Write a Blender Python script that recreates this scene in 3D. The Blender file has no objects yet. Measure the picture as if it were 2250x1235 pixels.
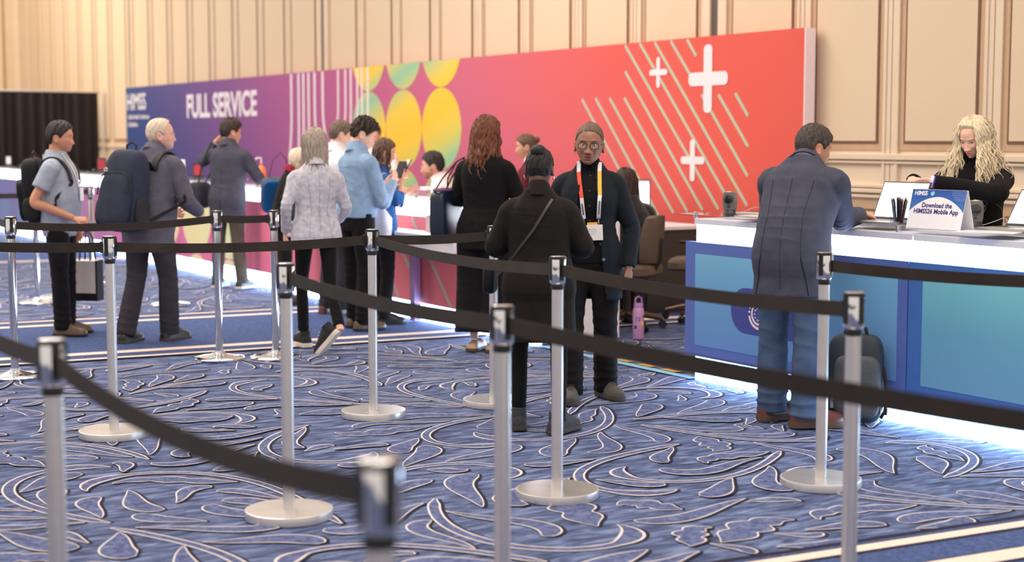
import bpy, math, random
import numpy as np
from mathutils import Vector, Matrix, Euler
from mathutils.bvhtree import BVHTree
PI = math.pi
R = math.radians
C = bpy.context.scene.collection
scene = bpy.context.scene

# ------------------------------------------------------------------ camera
cam_d = bpy.data.cameras.new('camera')
cam = bpy.data.objects.new('camera', cam_d); C.objects.link(cam)
cam.location = (0, 0, 1.51)
cam.rotation_euler = (R(90 - 5.285), 0, R(-31.3))
cam_d.sensor_width = 36; cam_d.lens = 3400 / 2250 * 36
cam_d.clip_start = 0.1; cam_d.clip_end = 200
cam_d.dof.use_dof = True; cam_d.dof.focus_distance = 8.2; cam_d.dof.aperture_fstop = 1.9
scene.camera = cam
# ------------------------------------------------------------------ world / light
w = bpy.data.worlds.new('World'); scene.world = w; w.use_nodes = True
w.node_tree.nodes['Background'].inputs[0].default_value = (1.0, 0.90, 0.82, 1)
w.node_tree.nodes['Background'].inputs[1].default_value = 0.80
scene.view_settings.view_transform = 'Standard'
scene.view_settings.look = 'None'
scene.view_settings.exposure = 0.1
scene.view_settings.gamma = 1
def area(name, loc, target, size, size_y, power, col):
    l = bpy.data.lights.new(name, 'AREA'); l.shape = 'RECTANGLE'; l.size = size; l.size_y = size_y
    l.energy = power; l.color = col
    o = bpy.data.objects.new(name, l); C.objects.link(o); o.location = loc
    d = Vector(target) - Vector(loc); o.rotation_euler = d.to_track_quat('-Z', 'Y').to_euler()
    return o
area('chandelier_light', (3, 4, 7.5), (3, 4.2, 0), 5, 5, 430, (1, .88, .76))
area('chandelier_light', (3, 14, 7.5), (3, 14.2, 0), 5, 5, 430, (1, .88, .76))
area('chandelier_light', (3, 25, 7.5), (3, 25.2, 0), 5, 5, 430, (1, .88, .76))
area('cove_light', (5.2, 14, 7.6), (9.2, 14.5, 3.4), 1.2, 16, 330, (1, .90, .77))
area('cove_light', (5.2, 31, 7.6), (9.2, 33, 4), 1.2, 12, 640, (1, .84, .62))

# ------------------------------------------------------------------ materials
MATS = {}
def srgb(r, g, b):
    f = lambda c: (c / 255 / 12.92) if c / 255 <= .04045 else ((c / 255 + .055) / 1.055) ** 2.4
    return (f(r), f(g), f(b))
def mat(name, col, rough=.6, metal=0, var=.08, vscale=20, bump=0, bscale=60, spec=.5, stretch=None, sheen=0, tint=False, aniso=0, trans=0, alpha=1, coat=0):
    if name in MATS: return MATS[name]
    m = bpy.data.materials.new(name); m.use_nodes = True; MATS[name] = m
    nt = m.node_tree; n = nt.nodes; l = nt.links
    b = n['Principled BSDF']
    b.inputs['Roughness'].default_value = rough; b.inputs['Metallic'].default_value = metal
    b.inputs['Specular IOR Level'].default_value = spec
    if sheen: b.inputs['Sheen Weight'].default_value = sheen
    if trans: b.inputs['Transmission Weight'].default_value = trans
    if coat: b.inputs['Coat Weight'].default_value = coat
    if aniso: b.inputs['Anisotropic'].default_value = aniso
    b.inputs['Alpha'].default_value = alpha
    tc = n.new('ShaderNodeTexCoord'); mp = n.new('ShaderNodeMapping')
    l.new(tc.outputs['Object'], mp.inputs[0])
    if stretch: mp.inputs['Scale'].default_value = stretch
    nz = n.new('ShaderNodeTexNoise'); nz.inputs['Scale'].default_value = vscale; nz.inputs['Detail'].default_value = 4
    l.new(mp.outputs[0], nz.inputs[0])
    cr = n.new('ShaderNodeValToRGB')
    cr.color_ramp.elements[0].position = .3; cr.color_ramp.elements[1].position = .7
    cr.color_ramp.elements[0].color = (*[c * (1 - var) for c in col], 1)
    cr.color_ramp.elements[1].color = (*[min(1, c * (1 + var)) for c in col], 1)
    l.new(nz.outputs[0], cr.inputs[0])
    out = cr.outputs[0]
    if tint:
        at = n.new('ShaderNodeAttribute'); at.attribute_name = 'tint'
        mx = n.new('ShaderNodeMix'); mx.data_type = 'RGBA'; mx.blend_type = 'MULTIPLY'; mx.inputs[0].default_value = 1
        l.new(out, mx.inputs[6]); l.new(at.outputs[0], mx.inputs[7]); out = mx.outputs[2]
        b.inputs['Subsurface Weight'].default_value = .05; b.inputs['Subsurface Scale'].default_value = .004
    l.new(out, b.inputs['Base Color'])
    if bump:
        n2 = n.new('ShaderNodeTexNoise'); n2.inputs['Scale'].default_value = bscale; n2.inputs['Detail'].default_value = 3
        l.new(mp.outputs[0], n2.inputs[0])
        bp = n.new('ShaderNodeBump'); bp.inputs['Strength'].default_value = bump; bp.inputs['Distance'].default_value = .01
        l.new(n2.outputs[0], bp.inputs['Height']); l.new(bp.outputs[0], b.inputs['Normal'])
    return m
def emis(name, col, s):
    if name in MATS: return MATS[name]
    m = bpy.data.materials.new(name); m.use_nodes = True; MATS[name] = m
    b = m.node_tree.nodes['Principled BSDF']
    b.inputs['Base Color'].default_value = (.8, .8, .8, 1)
    b.inputs['Emission Color'].default_value = (*col, 1); b.inputs['Emission Strength'].default_value = s
    b.inputs['Roughness'].default_value = .4
    return m
def ramp_mat(name, axis, lo, hi, stops, rough=.55, spec=.3, axis2=None, world=False):
    """procedural print: colour runs along one object axis"""
    m = bpy.data.materials.new(name); m.use_nodes = True; MATS[name] = m
    nt = m.node_tree; n = nt.nodes; l = nt.links; b = n['Principled BSDF']
    b.inputs['Roughness'].default_value = rough; b.inputs['Specular IOR Level'].default_value = spec
    tc = n.new('ShaderNodeTexCoord'); sx = n.new('ShaderNodeSeparateXYZ'); l.new(n.new('ShaderNodeNewGeometry').outputs['Position'] if world else tc.outputs['Object'], sx.inputs[0])
    mr = n.new('ShaderNodeMapRange'); mr.inputs[1].default_value = lo; mr.inputs[2].default_value = hi
    src = sx.outputs[axis]
    if axis2 is not None:
        ma = n.new('ShaderNodeMath'); ma.operation = 'MULTIPLY_ADD'; ma.inputs[1].default_value = axis2[1]
        l.new(sx.outputs[axis2[0]], ma.inputs[0]); l.new(src, ma.inputs[2]); src = ma.outputs[0]
    l.new(src, mr.inputs[0])
    cr = n.new('ShaderNodeValToRGB'); l.new(mr.outputs[0], cr.inputs[0])
    e = cr.color_ramp.elements
    while len(e) < len(stops): e.new(.5)
    for el, (p, c) in zip(e, stops): el.position = p; el.color = (*c, 1)
    l.new(cr.outputs[0], b.inputs['Base Color'])
    return m

WALLC = mat('wall_cream_paint', srgb(226, 205, 180), .7, var=.03, vscale=3)
WALLF = mat('wall_panel_fabric', srgb(222, 198, 170), .9, var=.03, vscale=90, bump=.1, bscale=300)
WALLB = mat('wall_brown_band', srgb(198, 164, 132), .8, var=.04)
WALLD = mat('wall_dark_bead', srgb(118, 84, 62), .6, var=.04)
SEAMD = mat('wall_seam_gap', srgb(92, 86, 78), .5, var=.04)
SATIN = mat('satin_aluminium', (.74, .71, .69), .34, .8, var=.03, vscale=30)
BASEM = mat('brushed_steel_base', (.72, .69, .67), .30, .75, var=.06, vscale=9, bump=.03, bscale=40)
CHROME = mat('polished_chrome', (.80, .80, .82), .08, 1, var=.02)
BLKPL = mat('black_plastic', (.012, .012, .013), .35, var=.1)
BELT = mat('black_belt_webbing', (.034, .026, .021), .75, var=.2, vscale=8, bump=.15, bscale=900, spec=.25, sheen=.08)
WHITEL = mat('white_laminate', srgb(235, 232, 236), .35, var=.02)
WHITEP = mat('white_print', srgb(243, 226, 232), .6, var=.02)
def acrylic():
    m = bpy.data.materials.new('clear_acrylic'); m.use_nodes = True
    nt = m.node_tree; n = nt.nodes; l = nt.links; n.remove(n['Principled BSDF'])
    t = n.new('ShaderNodeBsdfTransparent'); t.inputs[0].default_value = (.90, .93, .97, 1)
    g = n.new('ShaderNodeBsdfGlossy'); g.inputs['Roughness'].default_value = .03
    fr = n.new('ShaderNodeLayerWeight'); fr.inputs[0].default_value = .22
    ge = n.new('ShaderNodeNewGeometry'); iv = n.new('ShaderNodeMath'); iv.operation = 'SUBTRACT'; iv.inputs[0].default_value = 1; l.new(ge.outputs['Backfacing'], iv.inputs[1])
    mu = n.new('ShaderNodeMath'); mu.operation = 'MULTIPLY'; l.new(fr.outputs['Fresnel'], mu.inputs[0]); l.new(iv.outputs[0], mu.inputs[1])
    mx = n.new('ShaderNodeMixShader'); l.new(mu.outputs[0], mx.inputs[0]); l.new(t.outputs[0], mx.inputs[1]); l.new(g.outputs[0], mx.inputs[2])
    l.new(mx.outputs[0], n['Material Output'].inputs[0]); return m
ACR = acrylic()
LIGHTB = emis('lit_white_acrylic_band', (.76, .88, 1.0), 11.0)
LIGHTT = emis('lit_toe_panel', (.52, .76, 1.0), 13.0)

# ------------------------------------------------------------------ mesh builder
class MB:
    def __init__(s): s.v = []; s.f = []; s.m = []
    def add(s, vs, fs, mi=0):
        o = len(s.v); s.v += [tuple(p) for p in vs]; s.f += [tuple(i + o for i in f) for f in fs]; s.m += [mi] * len(fs)
    def box(s, c, d, mi=0, M=None):
        x, y, z = c; a, b, e = d[0] / 2, d[1] / 2, d[2] / 2
        vs = [Vector((i * a, j * b, k * e)) for k in (-1, 1) for j in (-1, 1) for i in (-1, 1)]
        if M: vs = [M @ p for p in vs]
        vs = [p + Vector(c) for p in vs]
        s.add(vs, [(0, 2, 3, 1), (4, 5, 7, 6), (0, 1, 5, 4), (2, 6, 7, 3), (0, 4, 6, 2), (1, 3, 7, 5)], mi)
    def bx(s, x0, x1, y0, y1, z0, z1, mi=0): s.box(((x0 + x1) / 2, (y0 + y1) / 2, (z0 + z1) / 2), (abs(x1 - x0), abs(y1 - y0), abs(z1 - z0)), mi)
    def loft(s, rings, mi=0, cap=True):
        n = len(rings[0]); vs = [p for r in rings for p in r]; fs = []
        for i in range(len(rings) - 1):
            for j in range(n):
                k = (j + 1) % n; fs.append((i * n + j, i * n + k, (i + 1) * n + k, (i + 1) * n + j))
        if cap: fs.append(tuple(range(n - 1, -1, -1))); fs.append(tuple((len(rings) - 1) * n + j for j in range(n)))
        s.add(vs, fs, mi)
    def lathe(s, prof, c=(0, 0, 0), n=40, mi=0):
        s.loft([[(c[0] + r * math.cos(2 * PI * j / n), c[1] + r * math.sin(2 * PI * j / n), c[2] + z) for j in range(n)] for r, z in prof], mi)
    def tube(s, pts, rad, n=10, mi=0, flat=1.0, ref=None, cap=True):
        pts = [Vector(p) for p in pts]; rings = []; up = Vector(ref) if ref else None
        for i, p in enumerate(pts):
            t = (pts[min(i + 1, len(pts) - 1)] - pts[max(i - 1, 0)])
            t = t.normalized() if t.length > 1e-9 else Vector((0, 0, 1))
            if up is None: up = Vector((1, 0, 0)) if abs(t.x) < .8 else Vector((0, 1, 0))
            a = up - t * up.dot(t)
            if a.length < 1e-4: a = t.orthogonal()
            a.normalize(); b = t.cross(a)
            if ref is None: up = a
            r = rad[i] if hasattr(rad, '__len__') else rad
            rings.append([p + a * (r * math.cos(2 * PI * j / n)) + b * (r * flat * math.sin(2 * PI * j / n)) for j in range(n)])
        s.loft(rings, mi, cap)
    def ell(s, c, r, n=16, mi=0, M=None):
        rings = []
        for i in range(1, n):
            a = PI * i / n - PI / 2
            rg = [Vector((r[0] * math.cos(a) * math.cos(2 * PI * j / n), r[1] * math.cos(a) * math.sin(2 * PI * j / n), r[2] * math.sin(a))) for j in range(n)]
            rings.append([(M @ p if M else p) + Vector(c) for p in rg])
        s.loft(rings, mi)
    def strip(s, pts, side, w, th=.002, mi=0):
        """flat ribbon with thickness; side = list of unit width vectors"""
        rings = []
        for i, p in enumerate(pts):
            p = Vector(p); a = Vector(side[i] if isinstance(side, list) else side).normalized()
            t = Vector(pts[min(i + 1, len(pts) - 1)]) - Vector(pts[max(i - 1, 0)])
            nn = a.cross(t).normalized() * th / 2; ww = w[i] if hasattr(w, '__len__') else w
            rings.append([p - a * ww / 2 - nn, p + a * ww / 2 - nn, p + a * ww / 2 + nn, p - a * ww / 2 + nn])
        s.loft(rings, mi)
    def mesh(s, name='m'):
        me = bpy.data.meshes.new(name); me.from_pydata(s.v, [], s.f)
        me.polygons.foreach_set('material_index', s.m); me.update(); return me
    def build(s, name, mats, parent=None, smooth=True, bevel=0, M=None, angle=40):
        me = s.mesh(name)
        for m in (mats if isinstance(mats, (list, tuple)) else [mats]): me.materials.append(m)
        import bmesh
        bm = bmesh.new(); bm.from_mesh(me); bmesh.ops.recalc_face_normals(bm, faces=bm.faces); bm.to_mesh(me); bm.free()
        o = bpy.data.objects.new(name, me); C.objects.link(o)
        if parent: o.parent = parent
        if M is not None: o.matrix_local = M
        if bevel:
            b = o.modifiers.new('bevel', 'BEVEL'); b.width = bevel; b.segments = 3; b.limit_method = 'ANGLE'; b.angle_limit = R(40)
        if smooth:
            me.polygons.foreach_set('use_smooth', [True] * len(me.polygons))
            try: me.set_sharp_from_angle(angle=R(angle))
            except Exception: pass
        return o
def thing(name, label, cat, loc=(0, 0, 0), rz=0, group=None):
    o = bpy.data.objects.new(name, None); C.objects.link(o); o.location = loc; o.rotation_euler = (0, 0, rz)
    o['label'] = label; o['category'] = cat
    if group: o['group'] = group
    o.empty_display_size = .1
    return o
def tag(o, label, cat, group=None):
    o['label'] = label; o['category'] = cat
    if group: o['group'] = group
    return o
def struct(o): o['kind'] = 'structure'; return o
def text_obj(name, txt, size, m, parent, M, bold=.0, depth=.001, align='LEFT', sx=1.0):
    cu = bpy.data.curves.new('t', 'FONT'); cu.body = txt; cu.size = size; cu.offset = bold; cu.extrude = depth; cu.align_x = align
    o = bpy.data.objects.new('t', cu); C.objects.link(o)
    dg = bpy.context.evaluated_depsgraph_get(); me = bpy.data.meshes.new_from_object(o.evaluated_get(dg))
    bpy.data.objects.remove(o); me.materials.clear(); me.materials.append(m)
    q = bpy.data.objects.new(name, me); C.objects.link(q); q.parent = parent
    q.matrix_local = M @ Matrix.Diagonal((sx, 1, 1, 1)); return q
# text facing -X (towards the visitors): local x -> -Y, y -> Z, z -> -X
def face_mx(x, y, z): return Matrix(((0, 0, -1, x), (-1, 0, 0, y), (0, 1, 0, z), (0, 0, 0, 1)))

# ------------------------------------------------------------------ carpet floor
def carpet_base(name, c1, c2, c3, sc):
    m = bpy.data.materials.new(name); m.use_nodes = True
    nt = m.node_tree; n = nt.nodes; l = nt.links; b = n['Principled BSDF']
    b.inputs['Roughness'].default_value = .95; b.inputs['Specular IOR Level'].default_value = .15
    tc = n.new('ShaderNodeTexCoord'); mp = n.new('ShaderNodeMapping'); l.new(tc.outputs['Object'], mp.inputs[0])
    mp.inputs['Rotation'].default_value = (0, 0, R(-12)); mp.inputs['Scale'].default_value = sc
    nz = n.new('ShaderNodeTexNoise'); nz.inputs['Scale'].default_value = 1; nz.inputs['Detail'].default_value = 6; nz.inputs['Distortion'].default_value = .8
    l.new(mp.outputs[0], nz.inputs[0])
    cr = n.new('ShaderNodeValToRGB'); e = cr.color_ramp.elements; e.new(.5)
    for el, p, c in zip(e, (.33, .5, .68), (c1, c2, c3)): el.position = p; el.color = (*c, 1)
    l.new(nz.outputs[0], cr.inputs[0])
    sp = n.new('ShaderNodeTexNoise'); sp.inputs['Scale'].default_value = 160; l.new(tc.outputs['Object'], sp.inputs[0])
    mx = n.new('ShaderNodeMix'); mx.data_type = 'RGBA'; mx.blend_type = 'OVERLAY'; mx.inputs[0].default_value = .55
    l.new(cr.outputs[0], mx.inputs[6]); l.new(sp.outputs[0], mx.inputs[7]); l.new(mx.outputs[2], b.inputs['Base Color'])
    bp = n.new('ShaderNodeBump'); bp.inputs['Strength'].default_value = .3; bp.inputs['Distance'].default_value = .004
    l.new(sp.outputs[0], bp.inputs['Height']); l.new(bp.outputs[0], b.inputs['Normal'])
    return m
CB = carpet_base('carpet_streaked_blue', srgb(54, 62, 92), srgb(82, 94, 130), srgb(122, 136, 172), (6, 24, 1))
CL = carpet_base('carpet_leaf_blue', srgb(72, 80, 116), srgb(88, 97, 136), srgb(114, 124, 160), (26, 26, 1))
CD = mat('carpet_dark_outline', srgb(44, 42, 58), .95, var=.15, vscale=60, spec=.1)
CW = mat('carpet_ivory_outline', srgb(214, 204, 202), .95, var=.06, vscale=90, spec=.1)
CP = carpet_base('carpet_plain_blue', srgb(58, 72, 114), srgb(68, 84, 128), srgb(82, 98, 144), (40, 40, 1))
CC = mat('carpet_cream_stripe', srgb(226, 208, 196), .95, var=.05, vscale=60, spec=.1)

rnd = random.Random(7)
fl = MB()
fl.add([(-8, -3, 0), (9.2, -3, 0), (9.2, 38, 0), (-8, 38, 0)], [(0, 1, 2, 3)], 0)
yaw = R(31.3); cyw, syw = math.cos(yaw), math.sin(yaw)
def in_view(x, y, mar):
    r = x * cyw - y * syw; d = x * syw + y * cyw
    return d > 3.6 and abs(r) < d * .335 + mar and d < 26
layer = [0]
def zlay():
    layer[0] = (layer[0] + 1) % 70; return .0006 + layer[0] * .00009
def ribbon_flat(pts, wid, dx, dy, z, mi):
    vs = []; n = len(pts)
    for i, (x, y) in enumerate(pts):
        a = pts[max(i - 1, 0)]; b = pts[min(i + 1, n - 1)]
        tx, ty = b[0] - a[0], b[1] - a[1]; L = math.hypot(tx, ty) or 1; nx, ny = -ty / L, tx / L
        vs.append((x + nx * wid[i] + dx, y + ny * wid[i] + dy, z)); vs.append((x - nx * wid[i] + dx, y - ny * wid[i] + dy, z))
    fl.add(vs, [(2 * i, 2 * i + 1, 2 * i + 3, 2 * i + 2) for i in range(n - 1)], mi)
def leaf(x, y, h, L, W, k0, k1, kind, seg):
    pts = []; wid = []
    for i in range(seg + 1):
        t = i / seg; pts.append((x, y)); k = k0 + (k1 - k0) * t ** 2
        x += math.cos(h) * L / seg; y += math.sin(h) * L / seg; h += k * L / seg
        if kind == 'horn': w_ = W * (t ** .75) * math.sqrt(max(0, 1 - t ** 5)) * 1.15
        elif kind == 'acan': w_ = W * max(0, math.sin(PI * min(1, t * 1.0))) ** .75 * (.62 + .48 * abs(math.sin(PI * 3.3 * t ** 1.3)))
        elif kind == 'stem': w_ = W * min(1, t * 14 + .2) * (1 if t < .8 else math.sqrt(max(0, 1 - ((t - .8) / .2) ** 2)) * (1 + 1.2 * math.sin(PI * (t - .8) / .2)))
        else: w_ = W * math.sin(PI * t) ** .8
        wid.append(max(w_, .0))
    z = zlay()
    sc = lambda d, f=0: [max(0, w_ + d) if w_ > .002 else max(0, d * .3) for w_ in wid]
    # extend the ends so the outline closes round them
    def ext(p, d):
        q = list(p); ax, ay = q[0][0] - q[1][0], q[0][1] - q[1][1]; bx_, by_ = q[-1][0] - q[-2][0], q[-1][1] - q[-2][1]
        la = math.hypot(ax, ay); lb = math.hypot(bx_, by_)
        q[0] = (q[0][0] + ax / la * d, q[0][1] + ay / la * d); q[-1] = (q[-1][0] + bx_ / lb * d, q[-1][1] + by_ / lb * d); return q
    ribbon_flat(ext(pts, .004), [w_ + .0085 for w_ in wid], .007, -.008, z, 2)
    ribbon_flat(ext(pts, .003), [w_ + .0034 for w_ in wid], 0, 0, z + .00003, 3)
    if W > .012: ribbon_flat(pts, [max(0, w_ - .0012 - .0042 * w_ / W) for w_ in wid], 0, 0, z + .00006, 1)
    return pts
def border_off(x): return -.075 * (x - 3.6)
def in_bay(x, y, m=0.0):
    yy = y - border_off(x)
    for k in range(-1, 4):
        a = 4.16 + 8.66 * k; b = 10.38 + 8.66 * k - .12
        if a + m < yy < b - m: return True
    return False
def ok(x, y): return in_view(x, y, .9) and in_bay(x, y, .05) and (x < 5.95 or y < 9.4 and x < 8.9 and y > 7.6)
# scrolls are packed: each shape keeps clear of the ones before it
OG = np.zeros((760, 1400), bool); OC = .02
def spine(x, y, h, L, k0, k1, n, sh=2.0):
    P = []
    for i in range(n + 1):
        t = i / n; P.append((x, y, h)); k = k0 + (k1 - k0) * t ** sh
        x += math.cos(h) * L / n; y += math.sin(h) * L / n; h += k * L / n
    return np.array(P)
def cells(P, wid, m):
    nx, ny = -np.sin(P[:, 2]), np.cos(P[:, 2]); out = []
    for f in (-1, -.5, 0, .5, 1):
        w_ = (wid + m) * f; out.append(np.stack([P[:, 0] + nx * w_, P[:, 1] + ny * w_], 1))
    q = np.concatenate(out); return ((q[:, 0] + 4) / OC).astype(int), ((q[:, 1] - 1) / OC).astype(int), q
def prof(kind, t, W):
    if kind == 'horn': return W * t ** .75 * np.sqrt(np.maximum(0, 1 - t ** 5)) * 1.15
    if kind == 'acan': return W * np.maximum(0, np.sin(PI * t)) ** .75 * (.62 + .48 * np.abs(np.sin(PI * 3.3 * t ** 1.3)))
    if kind == 'stem': return np.full_like(t, W * 1.3)
    return W * np.sin(PI * t) ** .8
def try_leaf(x, y, h, L, W, k0, k1, kind, skip=0, m=.016):
    n = max(14, int(L / .028)); P = spine(x, y, h, L, k0, k1, n); t = np.linspace(0, 1, n + 1); wd = prof(kind, t, W)
    ci, cj, q = cells(P[skip:], wd[skip:], m)
    if ci.min() < 0 or cj.min() < 0 or ci.max() >= 760 or cj.max() >= 1400: return False
    if OG[ci, cj].any(): return False
    for k in range(0, len(P), 4):
        if not ok(P[k, 0], P[k, 1]): return False
    if not ok(P[-1, 0], P[-1, 1]): return False
    ci, cj, q = cells(P, wd, .006); OG[ci, cj] = True
    d = x * syw + y * cyw
    leaf(x, y, h, L, W, k0, k1, kind, (34 if d < 9 else 18) + (24 if kind == 'stem' else 0)); return P
def rand_pt():
    d = 3.7 + 22 * rnd.random() ** 1.5; r = rnd.uniform(-1, 1) * (d * .335 + .9)
    return r * cyw + d * syw, -r * syw + d * cyw
stems = []
for i in range(1500):
    x, y = rand_pt(); s_ = rnd.choice((-1, 1))
    P = try_leaf(x, y, rnd.uniform(0, 2 * PI), rnd.uniform(1.1, 2.0), rnd.uniform(.018, .026), s_ * rnd.uniform(0, .9), s_ * rnd.uniform(5, 8), 'stem', m=.05)
    if P is not False: stems.append((P, s_))
for P, s_ in stems:                                        # leaves that spring from the stems
    n = len(P)
    for fr in (.06, .16, .27, .38, .5, .62):
        for sd in (1, -1):
            q = P[int(fr * (n - 1))]; off = .045
            for tr in range(5):
                a_ = q[2] + sd * rnd.uniform(.35, .8); kk = sd * rnd.uniform(7, 17) * rnd.choice((1, 1, -1))
                if try_leaf(q[0] - math.sin(q[2]) * sd * off, q[1] + math.cos(q[2]) * sd * off, a_, rnd.uniform(.34, .68), rnd.uniform(.045, .085), -kk * .15, kk, rnd.choice(('horn', 'horn', 'horn', 'acan')), skip=2) is not False: break
for (cnt, l0, l1, w0, w1) in ((4500, .42, .72, .06, .10), (6500, .28, .46, .045, .07), (8000, .18, .30, .028, .046)):
    for i in range(cnt):
        x, y = rand_pt(); Ll = rnd.uniform(l0, l1); kk = rnd.choice((-1, 1)) * rnd.uniform(3.5, 9.5) / Ll
        try_leaf(x, y, rnd.uniform(0, 2 * PI), Ll, rnd.uniform(w0, w1), -kk * .12, kk, rnd.choice(('horn', 'horn', 'horn', 'acan', 'petal')))
# straight border stripes across the carpet
def stripe(y0, y1, mi, z):
    fl.add([(-8, y0 + border_off(-8), z), (9.2, y0 + border_off(9.2), z), (9.2, y1 + border_off(9.2), z), (-8, y1 + border_off(-8), z)], [(0, 1, 2, 3)], mi)
for k in range(-1, 4):
    o_ = 8.66 * k
    a, b = 10.38 + o_, 12.82 + o_
    stripe(a - .07, b + .07, 2, .0080); stripe(a - .03, b + .03, 4, .0083)
    for (p, q, mi) in ((a - .03, a + .035, 5), (a + .21, a + .34, 5), (b - .40, b - .29, 5), (b - .07, b + .0, 5)):
        stripe(p - .03, q + .01, 2, .0084); stripe(p, q, mi, .0087)
flo = struct(fl.build('floor', [CB, CL, CD, CW, CP, CC], smooth=False))

# floor tape by the gap between the counters
tp = MB(); tp.bx(5.93, 6.0, 7.62, 9.35, .0085, .0100)
tag(tp.build('floor_tape', mat('light_blue_tape', srgb(120, 180, 215), .5), smooth=False), 'light blue tape stuck on the carpet between the two counters', 'tape')
for i, y in enumerate((9.05, 8.78, 8.5, 8.24, 7.98)):
    t = MB(); t.bx(6.02, 6.075, y - .09, y + .06, .0087, .0105)
    tag(t.build('yellow_tape_dash', mat('yellow_tape', srgb(235, 185, 70), .5), smooth=False), ['yellow tape dash on the carpet farthest from the blue counter', 'yellow tape dash on the carpet, second from the far end', 'middle yellow tape dash beside the light blue tape',
        'yellow tape dash on the carpet, second nearest the blue counter', 'yellow tape dash on the carpet nearest the blue counter'][i], 'tape', 'yellow tape dashes beside the blue tape')

# ------------------------------------------------------------------ walls
WX = 9.2; WT = 8.2
def wall_panels(mb, stiles, w0=.08):
    """tall fabric panels between stiles; list of (y_lo, y_hi) panel spans"""
    for (a, b) in stiles:
        for z0, z1 in ((1.41, WT - .4), (.22, .98)):
            mb.bx(WX - .012, WX, a, b, z0, z1, 2)                       # brown band
            mb.bx(WX - .020, WX - .012, a + .055, b - .055, z0 + .055, z1 - .055, 3)   # dark bead
            mb.bx(WX - .024, WX - .020, a + .075, b - .075, z0 + .075, z1 - .075, 1)   # fabric field
mb = MB(); mb.bx(WX, WX + .2, -1, 37.5, 0, WT, 0)
gaps = [2.70 + 8.77 * k for k in range(0, 5)]
cents = []
for g in gaps:
    for s_ in [g] + [g + 1.235 + 1.05 * k for k in range(7)]: cents.append(s_)
spans = []
for i in range(len(cents) - 1):
    a, b = cents[i], cents[i + 1]
    wa = .20 if cents[i] in gaps else .09; wb = .20 if cents[i + 1] in gaps else .09
    if b < 37.4: spans.append((a + wa, b - wb))
wall_panels(mb, spans)
for c_ in cents:
    if c_ > 37: continue
    if c_ in gaps:
        mb.bx(WX - .004, WX, c_ - .10, c_ + .10, 0, WT, 4); mb.bx(WX - .03, WX, c_ - .18, c_ - .06, 0, WT, 0); mb.bx(WX - .03, WX, c_ + .06, c_ + .18, 0, WT, 0)
    else:
        mb.bx(WX - .030, WX, c_ - .085, c_ - .055, 0, WT, 0); mb.bx(WX - .030, WX, c_ + .055, c_ + .085, 0, WT, 0)
        mb.bx(WX - .020, WX, c_ - .052, c_ - .006, 0, WT, 0); mb.bx(WX - .020, WX, c_ + .006, c_ + .052, 0, WT, 0)
        mb.bx(WX - .005, WX, c_ - .006, c_ + .006, 0, WT, 4)
struct(mb.build('wall_right', [WALLC, WALLF, WALLB, WALLD, SEAMD], smooth=False))
for n_, (z, hgt, dp) in enumerate(((1.355, .05, .05), (1.31, .025, .035), (1.115, .03, .045), (1.075, .035, .055), (1.03, .03, .04), (.06, .12, .03))):
    t = MB(); t.bx(WX - dp, WX + .01, -1, 37.4, z - hgt / 2, z + hgt / 2)
    struct(t.build('trim_%d' % (n_ + 1) if n_ < 5 else 'baseboard_right', [WALLC], bevel=.008, smooth=False))
mb = MB(); mb.bx(-8, WX + .2, 37.5, 37.7, 0, WT, 0)
x = 8.9
while x > -7:
    for z0, z1 in ((1.41, WT - .4), (.22, .98)):
        mb.bx(x - .86, x, 37.488, 37.5, z0, z1, 2); mb.bx(x - .80, x - .06, 37.478, 37.488, z0 + .06, z1 - .06, 3); mb.bx(x - .78, x - .08, 37.474, 37.478, z0 + .08, z1 - .08, 1)
    mb.bx(x + .03, x + .06, 37.47, 37.5, 0, WT, 0); mb.bx(x + .11, x + .14, 37.47, 37.5, 0, WT, 0)
    x -= 1.03
struct(mb.build('wall_back', [WALLC, WALLF, WALLB, WALLD], smooth=False))

# ------------------------------------------------------------------ black drape on its frame
dr = thing('pipe_and_drape', 'tall black pleated drape hung across the far end of the hall', 'curtain', (4, 30.6, 0))
n_ = 420; vs = []
for i in range(n_ + 1):
    x = -5 + i * (10.0 / n_); y = .05 * math.sin(i * .82 + 1.5 * math.sin(i * .13)) + .02 * math.sin(i * .31)
    vs += [(x, y, .02), (x, y * .8, 1.2), (x, y * .5, 2.36), (x, y * .2, 2.40)]
d = MB(); d.add(vs, [(4 * i + k, 4 * i + 4 + k, 4 * i + 5 + k, 4 * i + 1 + k) for i in range(n_) for k in range(3)])
o = d.build('drape', mat('black_drape_cloth', srgb(34, 26, 24), .85, var=.3, vscale=1.4, stretch=(6, 1, .3)), dr)
so = o.modifiers.new('s', 'SOLIDIFY'); so.thickness = .006
d = MB(); d.tube([(-5, 0, 2.41), (5.12, 0, 2.41)], .022, 12); d.build('top_rail', SATIN, dr)
for x in (5.1, 2.0, -1.2):
    d = MB(); d.tube([(x, -.02 if x > 5 else .1, 0), (x, -.02 if x > 5 else .1, 2.45)], .028, 12); d.bx(x - .2, x + .2, -.2, .2, 0, .012); d.build('upright', SATIN, dr)

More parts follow.
